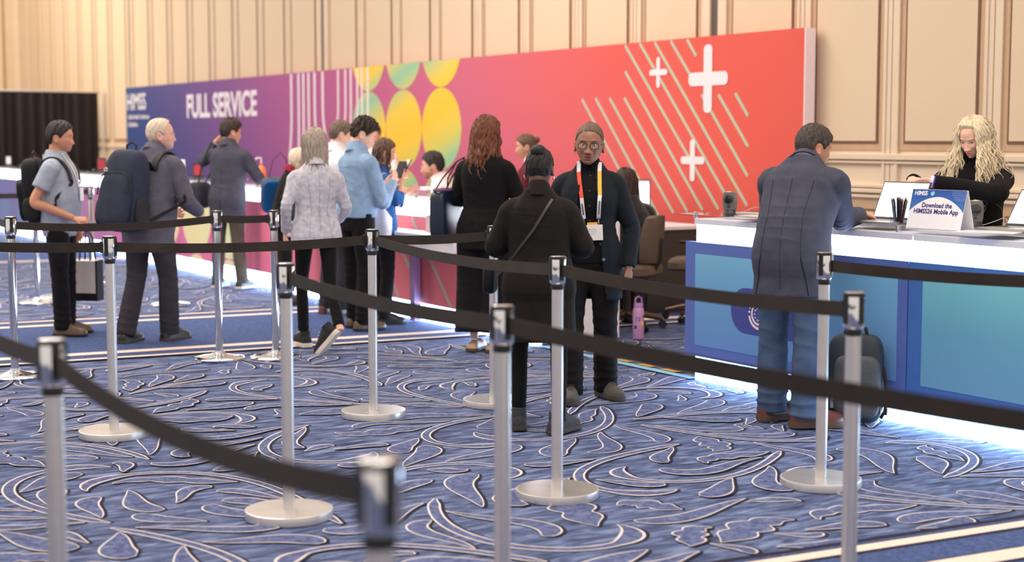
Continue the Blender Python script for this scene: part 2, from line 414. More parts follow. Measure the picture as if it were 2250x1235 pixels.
# ------------------------------------------------------------------ long printed banner wall
BX = 9.0
S = lambda *a: srgb(*a)
BAN = ramp_mat('banner_print_gradient', 1, 28.76, 10.03, [
    (0, S(56, 80, 136)), (.10, S(62, 78, 136)), (.22, S(92, 82, 142)), (.36, S(134, 86, 148)), (.46, S(170, 92, 150)), (.60, S(190, 98, 144)),
    (.74, S(206, 106, 134)), (.84, S(216, 102, 110)), (.93, S(220, 94, 88)), (1, S(222, 92, 80))], axis2=(2, -.6))
YEL = ramp_mat('banner_yellow_mint', 2, .1, 2.44, [(0, S(250, 200, 60)), (.2, S(245, 205, 80)), (.42, S(150, 200, 160)), (.5, S(215, 205, 100)), (.62, S(250, 200, 60)), (.75, S(240, 205, 80)), (.88, S(150, 200, 165)), (1, S(245, 205, 70))], axis2=(1, .35))
YEL.node_tree.nodes['Map Range'].inputs[1].default_value = 5.6; YEL.node_tree.nodes['Map Range'].inputs[2].default_value = 8.8
MINT = mat('banner_mint_line', srgb(180, 196, 172), .6, var=.02)
bn = MB(); bn.bx(BX, BX + .11, 10.03, 28.76, 0, 2.44, 0)
bn.bx(BX + .001, BX + .115, 10.018, 10.03, 0, 2.44, 1)
def plate(mb, pts, x, mi, th=.002):
    """flat printed shape at plane x, pts = (y,z) outline"""
    n = len(pts); mb.add([(x, p[0], p[1]) for p in pts] + [(x + th, p[0], p[1]) for p in pts],
        [tuple(range(n))] + [(i, (i + 1) % n, n + (i + 1) % n, n + i) for i in range(n)], mi)
def disc(mb, cy, cz, r, x, mi, ztop=2.438, zbot=.0, a0=0, a1=360, n=48):
    pts = [(cy + r * math.cos(R(a0 + (a1 - a0) * i / n)), max(zbot, min(ztop, cz + r * math.sin(R(a0 + (a1 - a0) * i / n))))) for i in range(n)]
    q = []
    for p in pts:
        if not q or abs(q[-1][0] - p[0]) + abs(q[-1][1] - p[1]) > 1e-6: q.append(p)
    plate(mb, q, x, mi)
for cy_ in (18.42, 17.43, 16.44):
    for cz_ in (.63, 1.62, 2.61): disc(bn, cy_, cz_, .492, BX - .003, 2)
def seg_band(mb, a, b, w_, x, mi):
    dy, dz = b[0] - a[0], b[1] - a[1]; L = math.hypot(dy, dz); ny, nz = -dz / L * w_ / 2, dy / L * w_ / 2
    plate(mb, [(a[0] + ny, a[1] + nz), (b[0] + ny, b[1] + nz), (b[0] - ny, b[1] - nz), (a[0] - ny, a[1] - nz)], x, mi)
ml = [((12.642, 2.421), (11.152, 0.857)), ((12.397, 2.431), (10.924, 0.858)), ((12.152, 2.427), (10.747, 0.905)), ((11.899, 2.427), (11.578, 2.081)), ((11.646, 2.426), (11.506, 2.268)), ((12.639, 2.166), (11.385, 0.839)), ((12.651, 1.906), (11.612, 0.813)), ((12.904, 1.907), (11.83, 0.795)), ((13.155, 1.913), (12.054, 0.742)), ((13.405, 1.909), (12.284, 0.723)), ((11.418, 1.909), (10.746, 1.17)), ((11.172, 1.903), (10.746, 1.433)), ((10.933, 1.91), (10.752, 1.704))]
for a, b in ml: seg_band(bn, a, b, .032, BX - .003, 3)
def plus(mb, cy_, cz_, hw, hh, t, x, mi):
    for (w_, h_) in ((hw, t), (t, hh)):
        pts = []; r = t * .8
        for sx_, sy_, s0 in ((1, 1, 0), (-1, 1, 90), (-1, -1, 180), (1, -1, 270)):
            for k in range(6):
                a = R(s0 + k * 18); pts.append((cy_ + sx_ * (w_ - r) + r * math.cos(a), cz_ + sy_ * (h_ - r) + r * math.sin(a)))
        plate(mb, pts, x - (.0006 if w_ == t else 0), mi)
plus(bn, 11.325, 2.052, .287, .312, .062, BX - .006, 1); plus(bn, 12.087, 2.137, .143, .146, .028, BX - .006, 1); plus(bn, 11.542, 1.30, .177, .195, .036, BX - .006, 1)
# white vertical bands that bend away at the bottom, in two fans
for y0, zb, bend in ((20.953, 1.2, .10), (20.691, 1.2, .02), (20.52, 1.2, .04), (20.34, 1.2, -.03), (20.13, 1.2, -.12), (19.86, 1.2, -.30)):
    p = [(y0, 2.43)] + [(y0 + bend * (t / 8) ** 2, 1.9 - (1.9 - zb) * t / 8) for t in range(0, 9)]
    for a, b in zip(p, p[1:]): seg_band(bn, a, b, .07, BX - .004, 1)
for y0, bend in ((19.352, .22), (19.12, .16), (18.95, .1), (18.75, .06), (18.616, .02), (18.438, 0)):
    p = [(y0, 2.43)] + [(y0 + bend * (t / 8) ** 2, 1.95 - .55 * t / 8) for t in range(0, 9)]
    for a, b in zip(p, p[1:]): seg_band(bn, a, b, .055, BX - .0045, 1)
ban = bn.build('banner_wall', [BAN, WHITEP, YEL, MINT], smooth=False)
tag(ban, 'long graphic banner wall running navy to purple, pink and red behind the counters', 'banner')
TW = mat('white_lettering', srgb(240, 232, 240), .6, var=.02)
text_obj('lettering', 'FULL SERVICE', .53, TW, ban, face_mx(BX - .004, 25.42, 1.86), bold=.016, sx=.98)
text_obj('lettering', 'HIMSS', .42, TW, ban, face_mx(BX - .004, 28.70, 2.03), bold=.006, sx=1.0)
text_obj('lettering', 'Global Health Conference', .115, TW, ban, face_mx(BX - .004, 28.64, 1.86), bold=.002)
text_obj('lettering', '& Exhibition', .115, TW, ban, face_mx(BX - .004, 28.64, 1.72), bold=.002)

# ------------------------------------------------------------------ service counters
CX = 5.95; CD_ = .72
PBL = ramp_mat('counter_blue_print', 2, .17, .87, [(0, S(100, 142, 202)), (.5, S(106, 160, 210)), (1, S(124, 190, 222))])
PTL = ramp_mat('counter_teal_print', 2, .17, .87, [(0, S(108, 160, 200)), (.5, S(104, 170, 202)), (1, S(126, 204, 214))])
PBB = mat('counter_blue_border', S(86, 110, 184), .5, var=.03)
PBT = mat('counter_deep_blue_border', S(66, 112, 188), .5, var=.03)
NAVY = mat('logo_navy', S(62, 70, 150), .5, var=.02)
FARP = ramp_mat('far_counter_print', 1, 28.5, 9.4, [
    (0, S(118, 134, 184)), (.18, S(132, 132, 186)), (.30, S(176, 134, 186)), (.42, S(200, 134, 184)), (.52, S(214, 124, 174)), (.66, S(224, 116, 158)),
    (.78, S(232, 122, 146)), (.90, S(242, 126, 130)), (1, S(240, 124, 128))], world=True)
FARY = ramp_mat('far_counter_yellow_shapes', 1, 19, 14.4, [(0, S(244, 214, 140)), (.35, S(246, 222, 165)), (.6, S(236, 228, 175)), (1, S(196, 216, 180))], world=True)
FARB = ramp_mat('far_counter_blue_shapes', 1, 28, 20, [(0, S(120, 150, 185)), (1, S(140, 140, 190))], world=True)
def counter(y0, y1, label, group, kind):
    t = thing('service_counter', label, 'counter', (CX, (y0 + y1) / 2, 0), 0, group)
    L = y1 - y0; h = L / 2; g = .0015
    zt = .98 if kind != 'far' else 1.003
    b = MB(); b.bx(.03, CD_, -h + g, h - g, .02, zt); b.bx(-.02 if kind != 'far' else .0, CD_ + .02, -h + g, h - g, zt, 1.015)
    b.build('cabinet_body', WHITEL, t, smooth=False, bevel=.003)
    b = MB(); b.bx(0, .03, -h + g, h - g, .872, zt)
    b.build('light_band', LIGHTB, t, smooth=False)
    b = MB(); b.bx(0, .028, -h + g, h - g, .008, .165); b.build('toe_light', LIGHTT, t, smooth=False)
    p = MB(); oy0 = y0 - t.location.y; xf = -.045
    if kind in ('blue', 'teal'):
        e = .05 if kind == 'blue' else 0
        p.bx(xf, 0, -h + g, h - g + e, .165, .872, 0)
        p.bx(xf - .002, xf, -h + (.07), h + e - .10, .235, .80, 1)
        if kind == 'blue':   # pill-shaped badge with a ring emblem
            cy_, cz_ = 6.93 - t.location.y, .482
            pts = []; r = .135
            for k in range(13): a = R(90 - 180 * k / 12); pts.append((7.05 - t.location.y + r * math.cos(a) * 1.0, cz_ + .01 + r * math.sin(a)))
            pts += [(-.25, cz_ + .01 - r), (-.25, cz_ + .01 + r)]
            plate(p, pts, xf - .004, 2)
            def arc(r, a0, a1, w_):
                n = 28
                for k in range(n):
                    u, v = R(a0 + (a1 - a0) * k / n), R(a0 + (a1 - a0) * (k + 1) / n)
                    plate(p, [(cy_ + (r - w_) * math.cos(u), cz_ + (r - w_) * math.sin(u)), (cy_ + (r + w_) * math.cos(u), cz_ + (r + w_) * math.sin(u)), (cy_ + (r + w_) * math.cos(v), cz_ + (r + w_) * math.sin(v)), (cy_ + (r - w_) * math.cos(v), cz_ + (r - w_) * math.sin(v))], xf - .006, 3)
            def dots(r, a0, a1, n, s_):
                for k in range(n):
                    a = R(a0 + (a1 - a0) * k / (n - 1)); disc(p, cy_ + r * math.cos(a), cz_ + r * math.sin(a), s_, xf - .006, 3, n=10)
            arc(.084, 75, 350, .007); dots(.084, 5, 60, 4, .007)
            arc(.060, -270 + 0, -180 + 180, .006) if False else arc(.060, 170, 455, .006); dots(.060, 112, 158, 4, .006)
            arc(.036, 60, 270, .005); dots(.036, -75, 35, 4, .005)
        mats = [PBB, PBL, NAVY, WHITEP] if kind == 'blue' else [PBT, PTL]
        p.build('front_panel', mats, t, smooth=False)
    else:
        p.bx(xf, 0, -h + g, h - g, .165, .872, 0)
        # big round shapes and diagonal lines of the print that fall on this unit
        T = t.location.y
        def clip_disc(cy_, cz_, r, mi, off=.002):
            q = []
            for k in range(48):
                a = 2 * PI * k / 48; q.append((max(-h + .004, min(h - .004, cy_ - T + r * math.cos(a))), max(.17, min(.868, cz_ + r * math.sin(a)))))
            if max(v[0] for v in q) - min(v[0] for v in q) > .03:
                qq = []
                for v in q:
                    if not qq or abs(qq[-1][0] - v[0]) + abs(qq[-1][1] - v[1]) > 1e-5: qq.append(v)
                plate(p, qq, xf - off, mi)
        for cy_ in (18.42, 17.43, 16.44, 15.45):
            for cz_ in (.72, -.26): clip_disc(cy_, cz_, .485, 1)
        for cy_ in (27.2, 26.2, 25.2, 24.2, 23.2, 22.2):
            clip_disc(cy_, .35, .3, 2)
        for ya in (13.2, 12.7, 12.2, 11.75, 11.3, 10.85, 10.4):
            a, b2 = (ya - T, .86), (ya - .66 - T, .18)
            lo = max(-h + .02, b2[0]); hi = min(h - .02, a[0])
            if lo < hi:
                fz = lambda yv: a[1] + (a[0] - yv) / (a[0] - b2[0]) * (b2[1] - a[1])
                seg_band(p, (hi, fz(hi)), (lo, fz(lo)), .028, xf - .002, 3)
        p.build('front_panel', [FARP, FARY, FARB, MINT], t, smooth=False)
    return t
GF = 'units of the far service counter row'
for k in range(10):
    y0 = 9.42 + 1.9 * k
    counter(y0, y0 + 1.9, ('pink counter unit ending the far row, low white shelf on it' if k == 0 else
        'far counter unit with ' + ['', 'striped pink front, behind the navy tote bag', 'pink front behind the man in the blue shirt', 'pink front behind the grey-haired woman',
        'pale green and yellow front behind the dark suit', 'yellow oval front beside the dark suit', 'purple front between the two backpack men', 'lilac front behind the grey T-shirt', 'blue front at the left edge', 'blue front farthest away'][k]), None if k == 0 else GF, 'far')
counter(5.76, 7.585, 'blue counter unit with pill-shaped ring emblem, behind the man in the blazer', 'near service counter units', 'blue')
counter(3.93, 5.755, 'teal fronted counter unit at the right edge of the picture', 'near service counter units', 'teal')
# clear acrylic tops on metal stand-offs
def acr_top(y0, y1, label):
    t = thing('acrylic_countertop', label, 'countertop', (CX, (y0 + y1) / 2, 1.015)); h = (y1 - y0) / 2
    b = MB(); b.bx(-.10, CD_ + .06, -h, h, .018, .030); b.build('acrylic_sheet', ACR, t, smooth=False, bevel=.002)
    y = -h + .25
    while y < h:
        for x in (.02, .60):
            b = MB(); b.lathe([(.014, 0), (.014, .018), (.012, .0305), (.016, .031), (.016, .036), (.013, .038)], (x, y, 0), 16); b.build('standoff', CHROME, t)
        y += .86
acr_top(3.93, 7.66, 'clear acrylic sheet raised over the near blue counter')
acr_top(9.38, 28.4, 'long clear acrylic sheet raised over the far lit counter')
# low shelf and pillar on the front of the near end of the far row
sh = thing('low_counter_shelf', 'low white shelf with a slim pillar fixed at the end of the far counter', 'shelf', (CX, 10.9, 0))
b = MB(); b.bx(-.32, -.05, -.75, .85, .735, .765); b.build('shelf_board', WHITEL, sh, bevel=.004, smooth=False)
b = MB(); b.bx(-.30, -.06, -.75, .25, .64, .733); b.build('shelf_apron', WHITEL, sh, bevel=.004, smooth=False)
b = MB(); b.bx(-.12, -.06, .22, .30, .02, .735); b.build('bracket_post', mat('lilac_pillar', S(186, 150, 200), .4, var=.02), sh, bevel=.004, smooth=False)
b = MB(); b.bx(-.14, -.08, -.1, -.02, .766, .90); b.build('pillar', mat('beige_pillar', S(226, 200, 190), .4, var=.02), sh, bevel=.004, smooth=False)

# ------------------------------------------------------------------ stanchions
def stanchion_meshes(chrome):
    sm = CHROME if chrome else SATIN
    ms = {}
    b = MB()
    if chrome: b.lathe([(.001, 0), (.172, 0), (.176, .006), (.176, .016), (.168, .022), (.12, .030), (.06, .040), (.034, .050), (.030, .062), (.001, .062)], n=64)
    else: b.lathe([(.001, 0), (.172, 0), (.1755, .003), (.1755, .0325), (.1745, .0355), (.172, .0365), (.166, .0368), (.150, .0369), (.10, .037), (.030, .0372), (.001, .0372)], n=64)
    ms['base'] = (b, CHROME if chrome else BASEM)
    b = MB(); b.lathe([(.0245, .036), (.0245, .90), (.001, .90)], n=32); ms['pole'] = (b, sm)
    b = MB(); b.lathe([(.0262, .880), (.0272, .884), (.0272, .902), (.0262, .905)], n=32); ms['collar'] = (b, BLKPL)
    b = MB(); b.lathe([(.001, .903), (.029, .903), (.034, .908), (.0345, .915), (.0345, 1.008), (.033, 1.016), (.028, 1.020), (.001, 1.020)], n=40); ms['belt_head'] = (b, CHROME)
    b = MB()
    for k in range(4):
        a = PI / 2 * k; M = Matrix.Rotation(a, 3, 'Z'); c = M @ Vector((.0335, 0, .963)); b.box(c, (.007, .020, .088), 0, M)
    b.lathe([(.0352, 1.006), (.0358, 1.010), (.0345, 1.017), (.030, 1.0185)], n=40)
    ms['slot_trim'] = (b, BLKPL)
    return ms
SM = {}
for ch in (0, 1):
    SM[ch] = []
    for nme, (b, m) in stanchion_meshes(ch).items():
        o = b.build(nme, m, None, bevel=0); SM[ch].append((nme, o.data)); C.objects.unlink(o)
POSTS = {}
def stanchion(key, x, y, chrome, label, rz=0, group=None, tilt=0):
    t = thing('belt_stanchion', label, 'stanchion', (x, y, .0012), rz, group)
    if tilt: t.rotation_euler = (0, tilt, rz)
    for nme, me in SM[chrome]:
        o = bpy.data.objects.new(nme, me); C.objects.link(o); o.parent = t
    POSTS[key] = t; return t
PD = [
 ('A', 2.303, 7.680, 0, 'satin belt stanchion on the left, in front of the man with the navy backpack'),
 ('B', 2.391, 5.646, 0, 'satin belt stanchion in front of the walking grey-haired woman, whole base in view'),
 ('C', 3.681, 7.506, 0, 'satin belt stanchion before the man in the light blue shirt, three belts meet at it'),
 ('D', 3.500, 5.390, 0, 'satin belt stanchion directly in front of the woman with the hair bun'),
 ('E', 4.600, 4.975, 0, 'satin belt stanchion in front of the man in the blazer, its base in view'),
 ('F', 3.735, 9.99, 1, 'polished chrome stanchion in front of the man in the dark suit'),
 ('G', 4.085, 9.84, 1, 'polished chrome stanchion just left of the walking grey-haired woman'),
 ('H', 2.345, 9.894, 1, 'polished chrome stanchion at the left edge with its round base in view'),
 ('P1', .990, 3.798, 0, 'blurred nearby stanchion at the left, base below the picture'),
 ('P2', 1.040, 2.104, 0, 'closest and most blurred stanchion, only its dark head at the bottom centre'),
 ('P3', 2.328, 3.885, 0, 'nearby stanchion left of the woman with the hair bun, base below the picture'),
 ('P4', 3.484, 3.629, 0, 'nearby stanchion at the right, base below the picture, front of the blazer man'),
 ('P13', 4.422, 7.472, 0, 'satin stanchion mostly hidden behind the woman with the hair bun'),
 ('P14', 3.60, 14.262, 1, 'distant chrome stanchion behind the black backpack'),
 ('P14b', 3.86, 14.62, 1, 'distant chrome stanchion right beside the legs of the man in the T-shirt'),
 ('P15', 4.560, 15.829, 1, 'distant chrome stanchion between the two men with backpacks'),
 ('P16', 4.584, 13.472, 1, 'distant chrome stanchion behind the legs of the man with the navy backpack'),
 ('R1', 4.62, 3.45, 1, 'chrome stanchion with only its base rim showing at the lower right corner'),
 ('RB', 2.50, 1.40, 0, 'stanchion beyond the right edge, close to the viewer, holding the lower right belt'),
 ('R2', 5.10, 3.66, 0, 'stanchion beyond the right edge holding the upper right belt'),
 ('L1', 2.65, 12.4, 1, 'stanchion beyond the left edge holding the upper left belt'),
 ('L2', 1.5, 8.5, 0, 'stanchion beyond the left edge holding the middle left belt'),
 ('L3', 1.01, 5.2, 0, 'stanchion beyond the left edge holding the nearest left belt'),
 ('L4', 3.2, 15.3, 1, 'stanchion beyond the left edge holding the most distant belt'),
]
OFFP = {'RB', 'R2', 'L1', 'L2', 'L3', 'L4'}
for key, x, y, ch, lab in PD:
    stanchion(key, x, y, ch, lab, R(20))
# aim the heads along their belts
BELTS = [('L1', 'H', .012, 'black belt entering from the left edge to the chrome stanchion'), ('H', 'F', .03, 'black belt across the two men with backpacks, upper one'),
 ('F', 'G', .004, 'short black belt between the two chrome stanchions by the dark suit'), ('L2', 'A', .01, 'black belt entering from the left edge to the satin stanchion'),
 ('A', 'C', .02, 'black belt crossing behind the grey-haired woman\'s legs at the centre left'), ('C', 'P13', .01, 'dark belt running to the stanchion hidden behind the hair bun woman'),
 ('C', 'D', .03, 'black belt sloping in front of the woman with the hair bun'), ('D', 'P4', .02, 'black belt across the woman with the lanyard to the right'),
 ('B', 'P3', .02, 'brownish black belt sloping to the nearby stanchion at the centre'), ('P3', 'RB', .02, 'black belt sweeping across the blue counter to the lower right edge'),
 ('L3', 'P1', .02, 'blurred belt entering at the lower left edge'), ('P1', 'P2', .05, 'wide blurred belt sloping across the lower left'),
 ('E', 'R2', .02, 'black belt across the teal counter to the right edge'), ('L4', 'P15', .02, 'distant belt behind the man in the T-shirt')]
aim = {}
for a, b, s_, l_ in BELTS: aim.setdefault(a, b); aim.setdefault(b, a)
for k, v in aim.items():
    d = POSTS[v].location - POSTS[k].location; POSTS[k].rotation_euler.z = math.atan2(d.y, d.x)
for a, b, sag, lab in BELTS:
    p, q = POSTS[a].location, POSTS[b].location; d = (q - p); d.z = 0; L = d.length; d.normalize()
    p0 = Vector((p.x, p.y, .962)) + d * .036; p1 = Vector((q.x, q.y, .962)) - d * .040
    n = 24; pts = [p0.lerp(p1, i / n) - Vector((0, 0, sag * 4 * (i / n) * (1 - i / n))) for i in range(n + 1)]
    t = tag(bpy.data.objects.new('barrier_belt', None), lab, 'belt'); C.objects.link(t); t.location = p0; t.empty_display_size = .1
    sd = [Vector((0, 0, 1)) + d.cross(Vector((0, 0, 1))) * (.06 * math.sin(PI * i / n)) for i in range(n + 1)]
    m = MB(); m.strip([x - p0 for x in pts], sd, .050, .0022); m.build('webbing', BELT, t, smooth=False)
    m = MB(); rot = Matrix.Rotation(math.atan2(d.y, d.x), 3, 'Z'); e = p1 - p0
    m.box(e, (.022, .012, .060), 0, rot); m.box(e + d * .012, (.008, .008, .068), 0, rot); m.build('end_clip', BLKPL, t, bevel=.002, smooth=False)

# ------------------------------------------------------------------ things on the near counter
TZ = 1.0465
GREY = mat('grey_plastic', S(108, 104, 98), .4, var=.04); DKG = mat('dark_grey_plastic', S(52, 50, 50), .35, var=.05)
SILV = mat('silver_laptop_metal', S(176, 172, 172), .35, .6, var=.02)
SCRN = emis('lit_screen', (.90, .94, 1.0), 1.15); SCRP = emis('screen_purple_block', (.20, .14, .62), 1.0); SCRG = emis('screen_blue_grey', (.28, .34, .55), 1.0)
LENS = mat('scanner_glass', (.02, .02, .025), .08, var=.1, spec=.9)
def scanner(x, y, rz, label):
    t = thing('barcode_scanner', label, 'barcode scanner', (x, y, TZ), rz); t.scale = (.9, .9, .88)
    b = MB(); b.loft([[(sx_ * w_ * c_, sy_ * 0 + dd * s__, z) for (c_, s__) in [(math.cos(2 * PI * k / 24), math.sin(2 * PI * k / 24)) for k in range(24)] for sx_, sy_ in ((1, 1),)] for z, w_, dd in ((0, .050, .040), (.008, .050, .040), (.016, .043, .034), (.03, .042, .030))]); b.build('foot', DKG, t)
    b = MB(); rr = []
    for z, w_, dd, yo in ((.028, .044, .030, 0), (.05, .047, .034, 0), (.09, .050, .036, -.003), (.13, .046, .034, -.008), (.150, .040, .028, -.010), (.156, .026, .018, -.010)):
        rr.append([(w_ * math.copysign(abs(math.cos(2 * PI * k / 32)) ** .55, math.cos(2 * PI * k / 32)), yo + dd * math.copysign(abs(math.sin(2 * PI * k / 32)) ** .55, math.sin(2 * PI * k / 32)), z) for k in range(32)])
    b.loft(rr); b.build('housing', GREY, t)
    b = MB(); b.ell((0, -.038, .103), (.034, .008, .036), 20); b.build('scan_window', LENS, t)
    b = MB(); b.ell((0, -.030, .153), (.020, .010, .006), 12); b.build('indicator_cap', mat('pale_green_plastic', S(196, 206, 176), .4), t)
    b = MB(); b.bx(-.009, .009, -.040, -.034, .045, .056); b.build('trigger_label', DKG, t, smooth=False)
    b = MB(); b.tube([(.0, .03, .01), (.06, .05, .006), (.12, .02, .03), (.17, .05, .05), (.22, .08, .02), (.28, .06, .005)], .0022, 8); b.build('cable', mat('grey_cable', S(190, 186, 182), .5), t)
    return t
def facing(px_rot): return R(px_rot)
scanner(6.07, 7.41, R(-58), 'grey barcode scanner standing at the left end of the near counter')
scanner(6.32, 5.70, R(-42), 'grey barcode scanner standing in front of the blonde woman')
def laptop(x, y, rz, label, tilt=20, purple=True, mark=False):
    """screen faces local -y; keyboard deck towards -y"""
    t = thing('laptop', label, 'laptop', (x, y, TZ), rz)
    b = MB(); b.bx(-.17, .17, -.235, 0, .002, .016); b.build('keyboard_base', SILV, t, bevel=.003, smooth=False)
    b = MB(); b.bx(-.15, .15, -.13, -.02, .016, .0175); b.build('keyboard', DKG, t, smooth=False)
    M = Matrix.Translation((0, 0, .016)) @ Matrix.Rotation(R(-tilt), 4, 'X')
    l_ = MB(); l_.bx(-.17, .17, -.004, .006, .0, .225); lid = l_.build('screen_lid', DKG, t, bevel=.003, smooth=False, M=M)
    b = MB(); b.bx(-.161, .161, -.0052, -.004, .012, .216); b.build('display', SCRN, lid, smooth=False)
    if purple:
        b = MB(); b.bx(-.07, .045, -.0056, -.0050, .178, .214); b.build('display_header', SCRP, lid, smooth=False)
    if mark:
        b = MB(); b.bx(.0, .03, -.0056, -.0050, .10, .125); b.bx(.04, .06, -.0056, -.0050, .11, .12); b.build('display_icons', SCRG, lid, smooth=False)
    return t
laptop(6.28, 7.16, R(-88), 'open laptop with a white screen, half hidden by the blazer man', 32, False)
laptop(6.22, 6.17, R(-88), 'open laptop between the blazer man and the pen cup', 24)
laptop(6.31, 5.30, R(-84), 'open laptop with a bright screen at the right edge of the counter', 36, True, True)
# papers / phone / puck
b = MB(); b.bx(-.11, .11, -.15, .15, 0, .002); tag(b.build('paper_sheet', WHITEL, M=Matrix.Translation((5.98, 5.30, TZ)) @ Matrix.Rotation(R(25), 4, 'Z'), smooth=False), 'white paper sheet lying by the app sign', 'paper')
b = MB(); b.bx(-.12, .12, -.16, .16, 0, .006); tag(b.build('document_folder', mat('pale_folder', S(206, 190, 184), .5), M=Matrix.Translation((6.02, 7.0, TZ)) @ Matrix.Rotation(R(8), 4, 'Z'), smooth=False), 'pale folder flat on the counter left of the blazer man', 'folder')
b = MB(); b.bx(-.012, .012, -.012, .012, 0, .016); tag(b.build('usb_receiver', BLKPL, M=Matrix.Translation((6.02, 6.16, TZ)), bevel=.002, smooth=False), 'tiny black box on the counter left of the pen cup', 'box')
# pen cup
pc = thing('pen_cup', 'clear square cup beside the app sign, full of pens', 'cup', (6.085, 6.015, TZ), R(-31))
b = MB(); s_ = .037
for (x0, x1, y0, y1) in ((-s_, s_, -s_, -s_ + .003), (-s_, s_, s_ - .003, s_), (-s_, -s_ + .003, -s_, s_), (s_ - .003, s_, -s_, s_)): b.bx(x0, x1, y0, y1, 0, .10)
b.bx(-s_, s_, -s_, s_, 0, .008); b.build('cup_wall', ACR, pc, smooth=False)
PENC = [mat('pen_black', S(26, 24, 30), .3), mat('pen_orange', S(224, 88, 52), .35), mat('pen_blue', S(44, 98, 196), .35), mat('pen_grey', S(150, 150, 156), .3, .5)]
rp = random.Random(3)
for i in range(26):
    ci = rp.choice((0, 0, 0, 0, 1, 2, 3)); a, r = rp.uniform(0, 2 * PI), rp.uniform(.004, .026)
    bs = Vector((r * math.cos(a) * .8, r * math.sin(a) * .8, .009)); tp_ = Vector((r * math.cos(a) * 1.7, r * math.sin(a) * 1.7, rp.uniform(.135, .155)))
    M_ = Matrix.Translation((6.085, 6.015, TZ)) @ Matrix.Rotation(R(-31), 4, 'Z')
    p = tag(bpy.data.objects.new('pen', None), ['slim black pen standing in the clear cup', 'orange pen standing in the clear cup', 'blue pen standing in the clear cup', 'grey pen standing in the clear cup'][ci], 'pen', ['black pens in the cup', 'orange pens in the cup', 'blue pens in the cup', 'grey pens in the cup'][ci])
    C.objects.link(p); p.matrix_world = M_
    m = MB(); m.tube([bs, bs.lerp(tp_, .93)], .0047, 10); m.build('barrel', PENC[ci], p)
    m = MB(); m.tube([bs.lerp(tp_, .93), tp_], [.002, .0018], 8); m.tube([bs.lerp(tp_, .60) + Vector((.005, 0, 0)), bs.lerp(tp_, .9) + Vector((.005, 0, 0))], .0013, 6); m.build('clip_and_button', PENC[3], p)
# app sign (folded card)
sg = thing('app_sign', 'white and blue folded card sign reading Download the HIMSS26 Mobile App', 'sign', (5.93, 5.625, TZ), R(-88))
W2, HH = .178, .205
Ms = Matrix.Rotation(R(-14), 4, 'X')
SGW = mat('sign_white', S(244, 242, 246), .35, var=.01)
SGB = ramp_mat('sign_blue', 2, .1, .22, [(0, S(70, 120, 190)), (.5, S(50, 98, 178)), (1, S(44, 74, 150))])
b = MB(); b.bx(-W2, W2, 0, .003, 0, HH, 0)
pts = [(-W2, HH)] + [(-W2 + 2 * W2 * k / 24, .088 + .080 * math.sin(PI * k / 24) ** .8) for k in range(25)] + [(W2, HH)]
n = len(pts); vs = [(p[0], -.0006, p[1]) for p in pts]
fs = []
for k in range(1, n - 2):
    pass
top = [(p[0], -.0006, HH) for p in pts]; o0 = len(b.v)
b.add(vs + top, [(k, k + 1, n + k + 1, n + k) for k in range(1, n - 2)], 1)
card = b.build('card_front', [SGW, SGB], sg, smooth=False, M=Ms)
b = MB(); b.bx(-W2, W2, 0, .003, 0, HH); b.build('card_back', SGW, sg, smooth=False, M=Matrix.Translation((0, .104, 0)) @ Matrix.Rotation(R(14), 4, 'X'))
SGT = mat('sign_violet_text', S(62, 48, 128), .5)
Mt = lambda x, z: Matrix(((1, 0, 0, x), (0, 0, -1, -.0012), (0, 1, 0, z), (0, 0, 0, 1)))
text_obj('sign_text', 'Download the', .034, SGT, card, Mt(0, .112), bold=.0007, depth=.0003, align='CENTER')
text_obj('sign_text', 'HIMSS26 Mobile App', .034, SGT, card, Mt(0, .080), bold=.0007, depth=.0003, align='CENTER')
text_obj('sign_text', 'HIMSS', .032, SGW, card, Mt(-.160, .174), bold=.0009, depth=.0003)
b = MB(); disc(b, 0, 0, .013, 0, 0, ztop=1, zbot=-1, n=20)
b.build('sign_emblem', mat('sign_pale_blue', S(150, 205, 226), .4), card, smooth=False, M=Matrix.Translation((-.040, -.001, .185)) @ Matrix.Rotation(R(-90), 4, 'Z'))
b = MB()
for i in range(9):
    for j in range(6):
        if i + (5 - j) * .8 > 2: b.bx(.09 + i * .010, .0925 + i * .010, -.0012, -.0006, .196 - j * .009, .1985 - j * .009)
b.build('sign_dots', SGW, card, smooth=False)

# ------------------------------------------------------------------ little things along the far counter
RED = mat('red_print', S(176, 52, 66), .4)
def framed(y, x, label, h=.13, w_=.09, c=RED):
    t = thing('card_holder', label, 'card holder', (x, y, TZ), R(-20))
    b = MB(); b.bx(-w_ / 2, w_ / 2, -.05, .05, 0, .006); b.build('holder_foot', ACR, t, smooth=False)
    b = MB(); b.bx(-w_ / 2, w_ / 2, 0, .01, 0, h); b.build('holder_frame', DKG, t, smooth=False)
    b = MB(); b.bx(-w_ / 2 + .014, w_ / 2 - .014, -.003, 0, .03, h - .02); b.build('card', c, t, smooth=False)
framed(21.3, 6.3, 'small red card holder on the far counter between the two backpack men', .19, .12)
framed(24.9, 6.3, 'small red card holder on the far counter at the far left', .18, .11)
framed(17.45, 6.3, 'small red card holder on the far counter left of the dark suit', .17, .12)
framed(26.6, 6.3, 'pale card holder on the far counter by the left edge', .17, .10, SGW)
def tent(y, x, label, h=.21, w_=.13):
    t = thing('tent_card', label, 'sign', (x, y, TZ), R(-10))
    for s_, nme in ((1, 'card_front'), (-1, 'card_back')):
        b = MB(); b.bx(-w_ / 2, w_ / 2, 0, .004, 0, h); b.build(nme, SGW, t, smooth=False, M=Matrix.Translation((0, -s_ * .06, 0)) @ Matrix.Rotation(R(-s_ * 14), 4, 'X'))
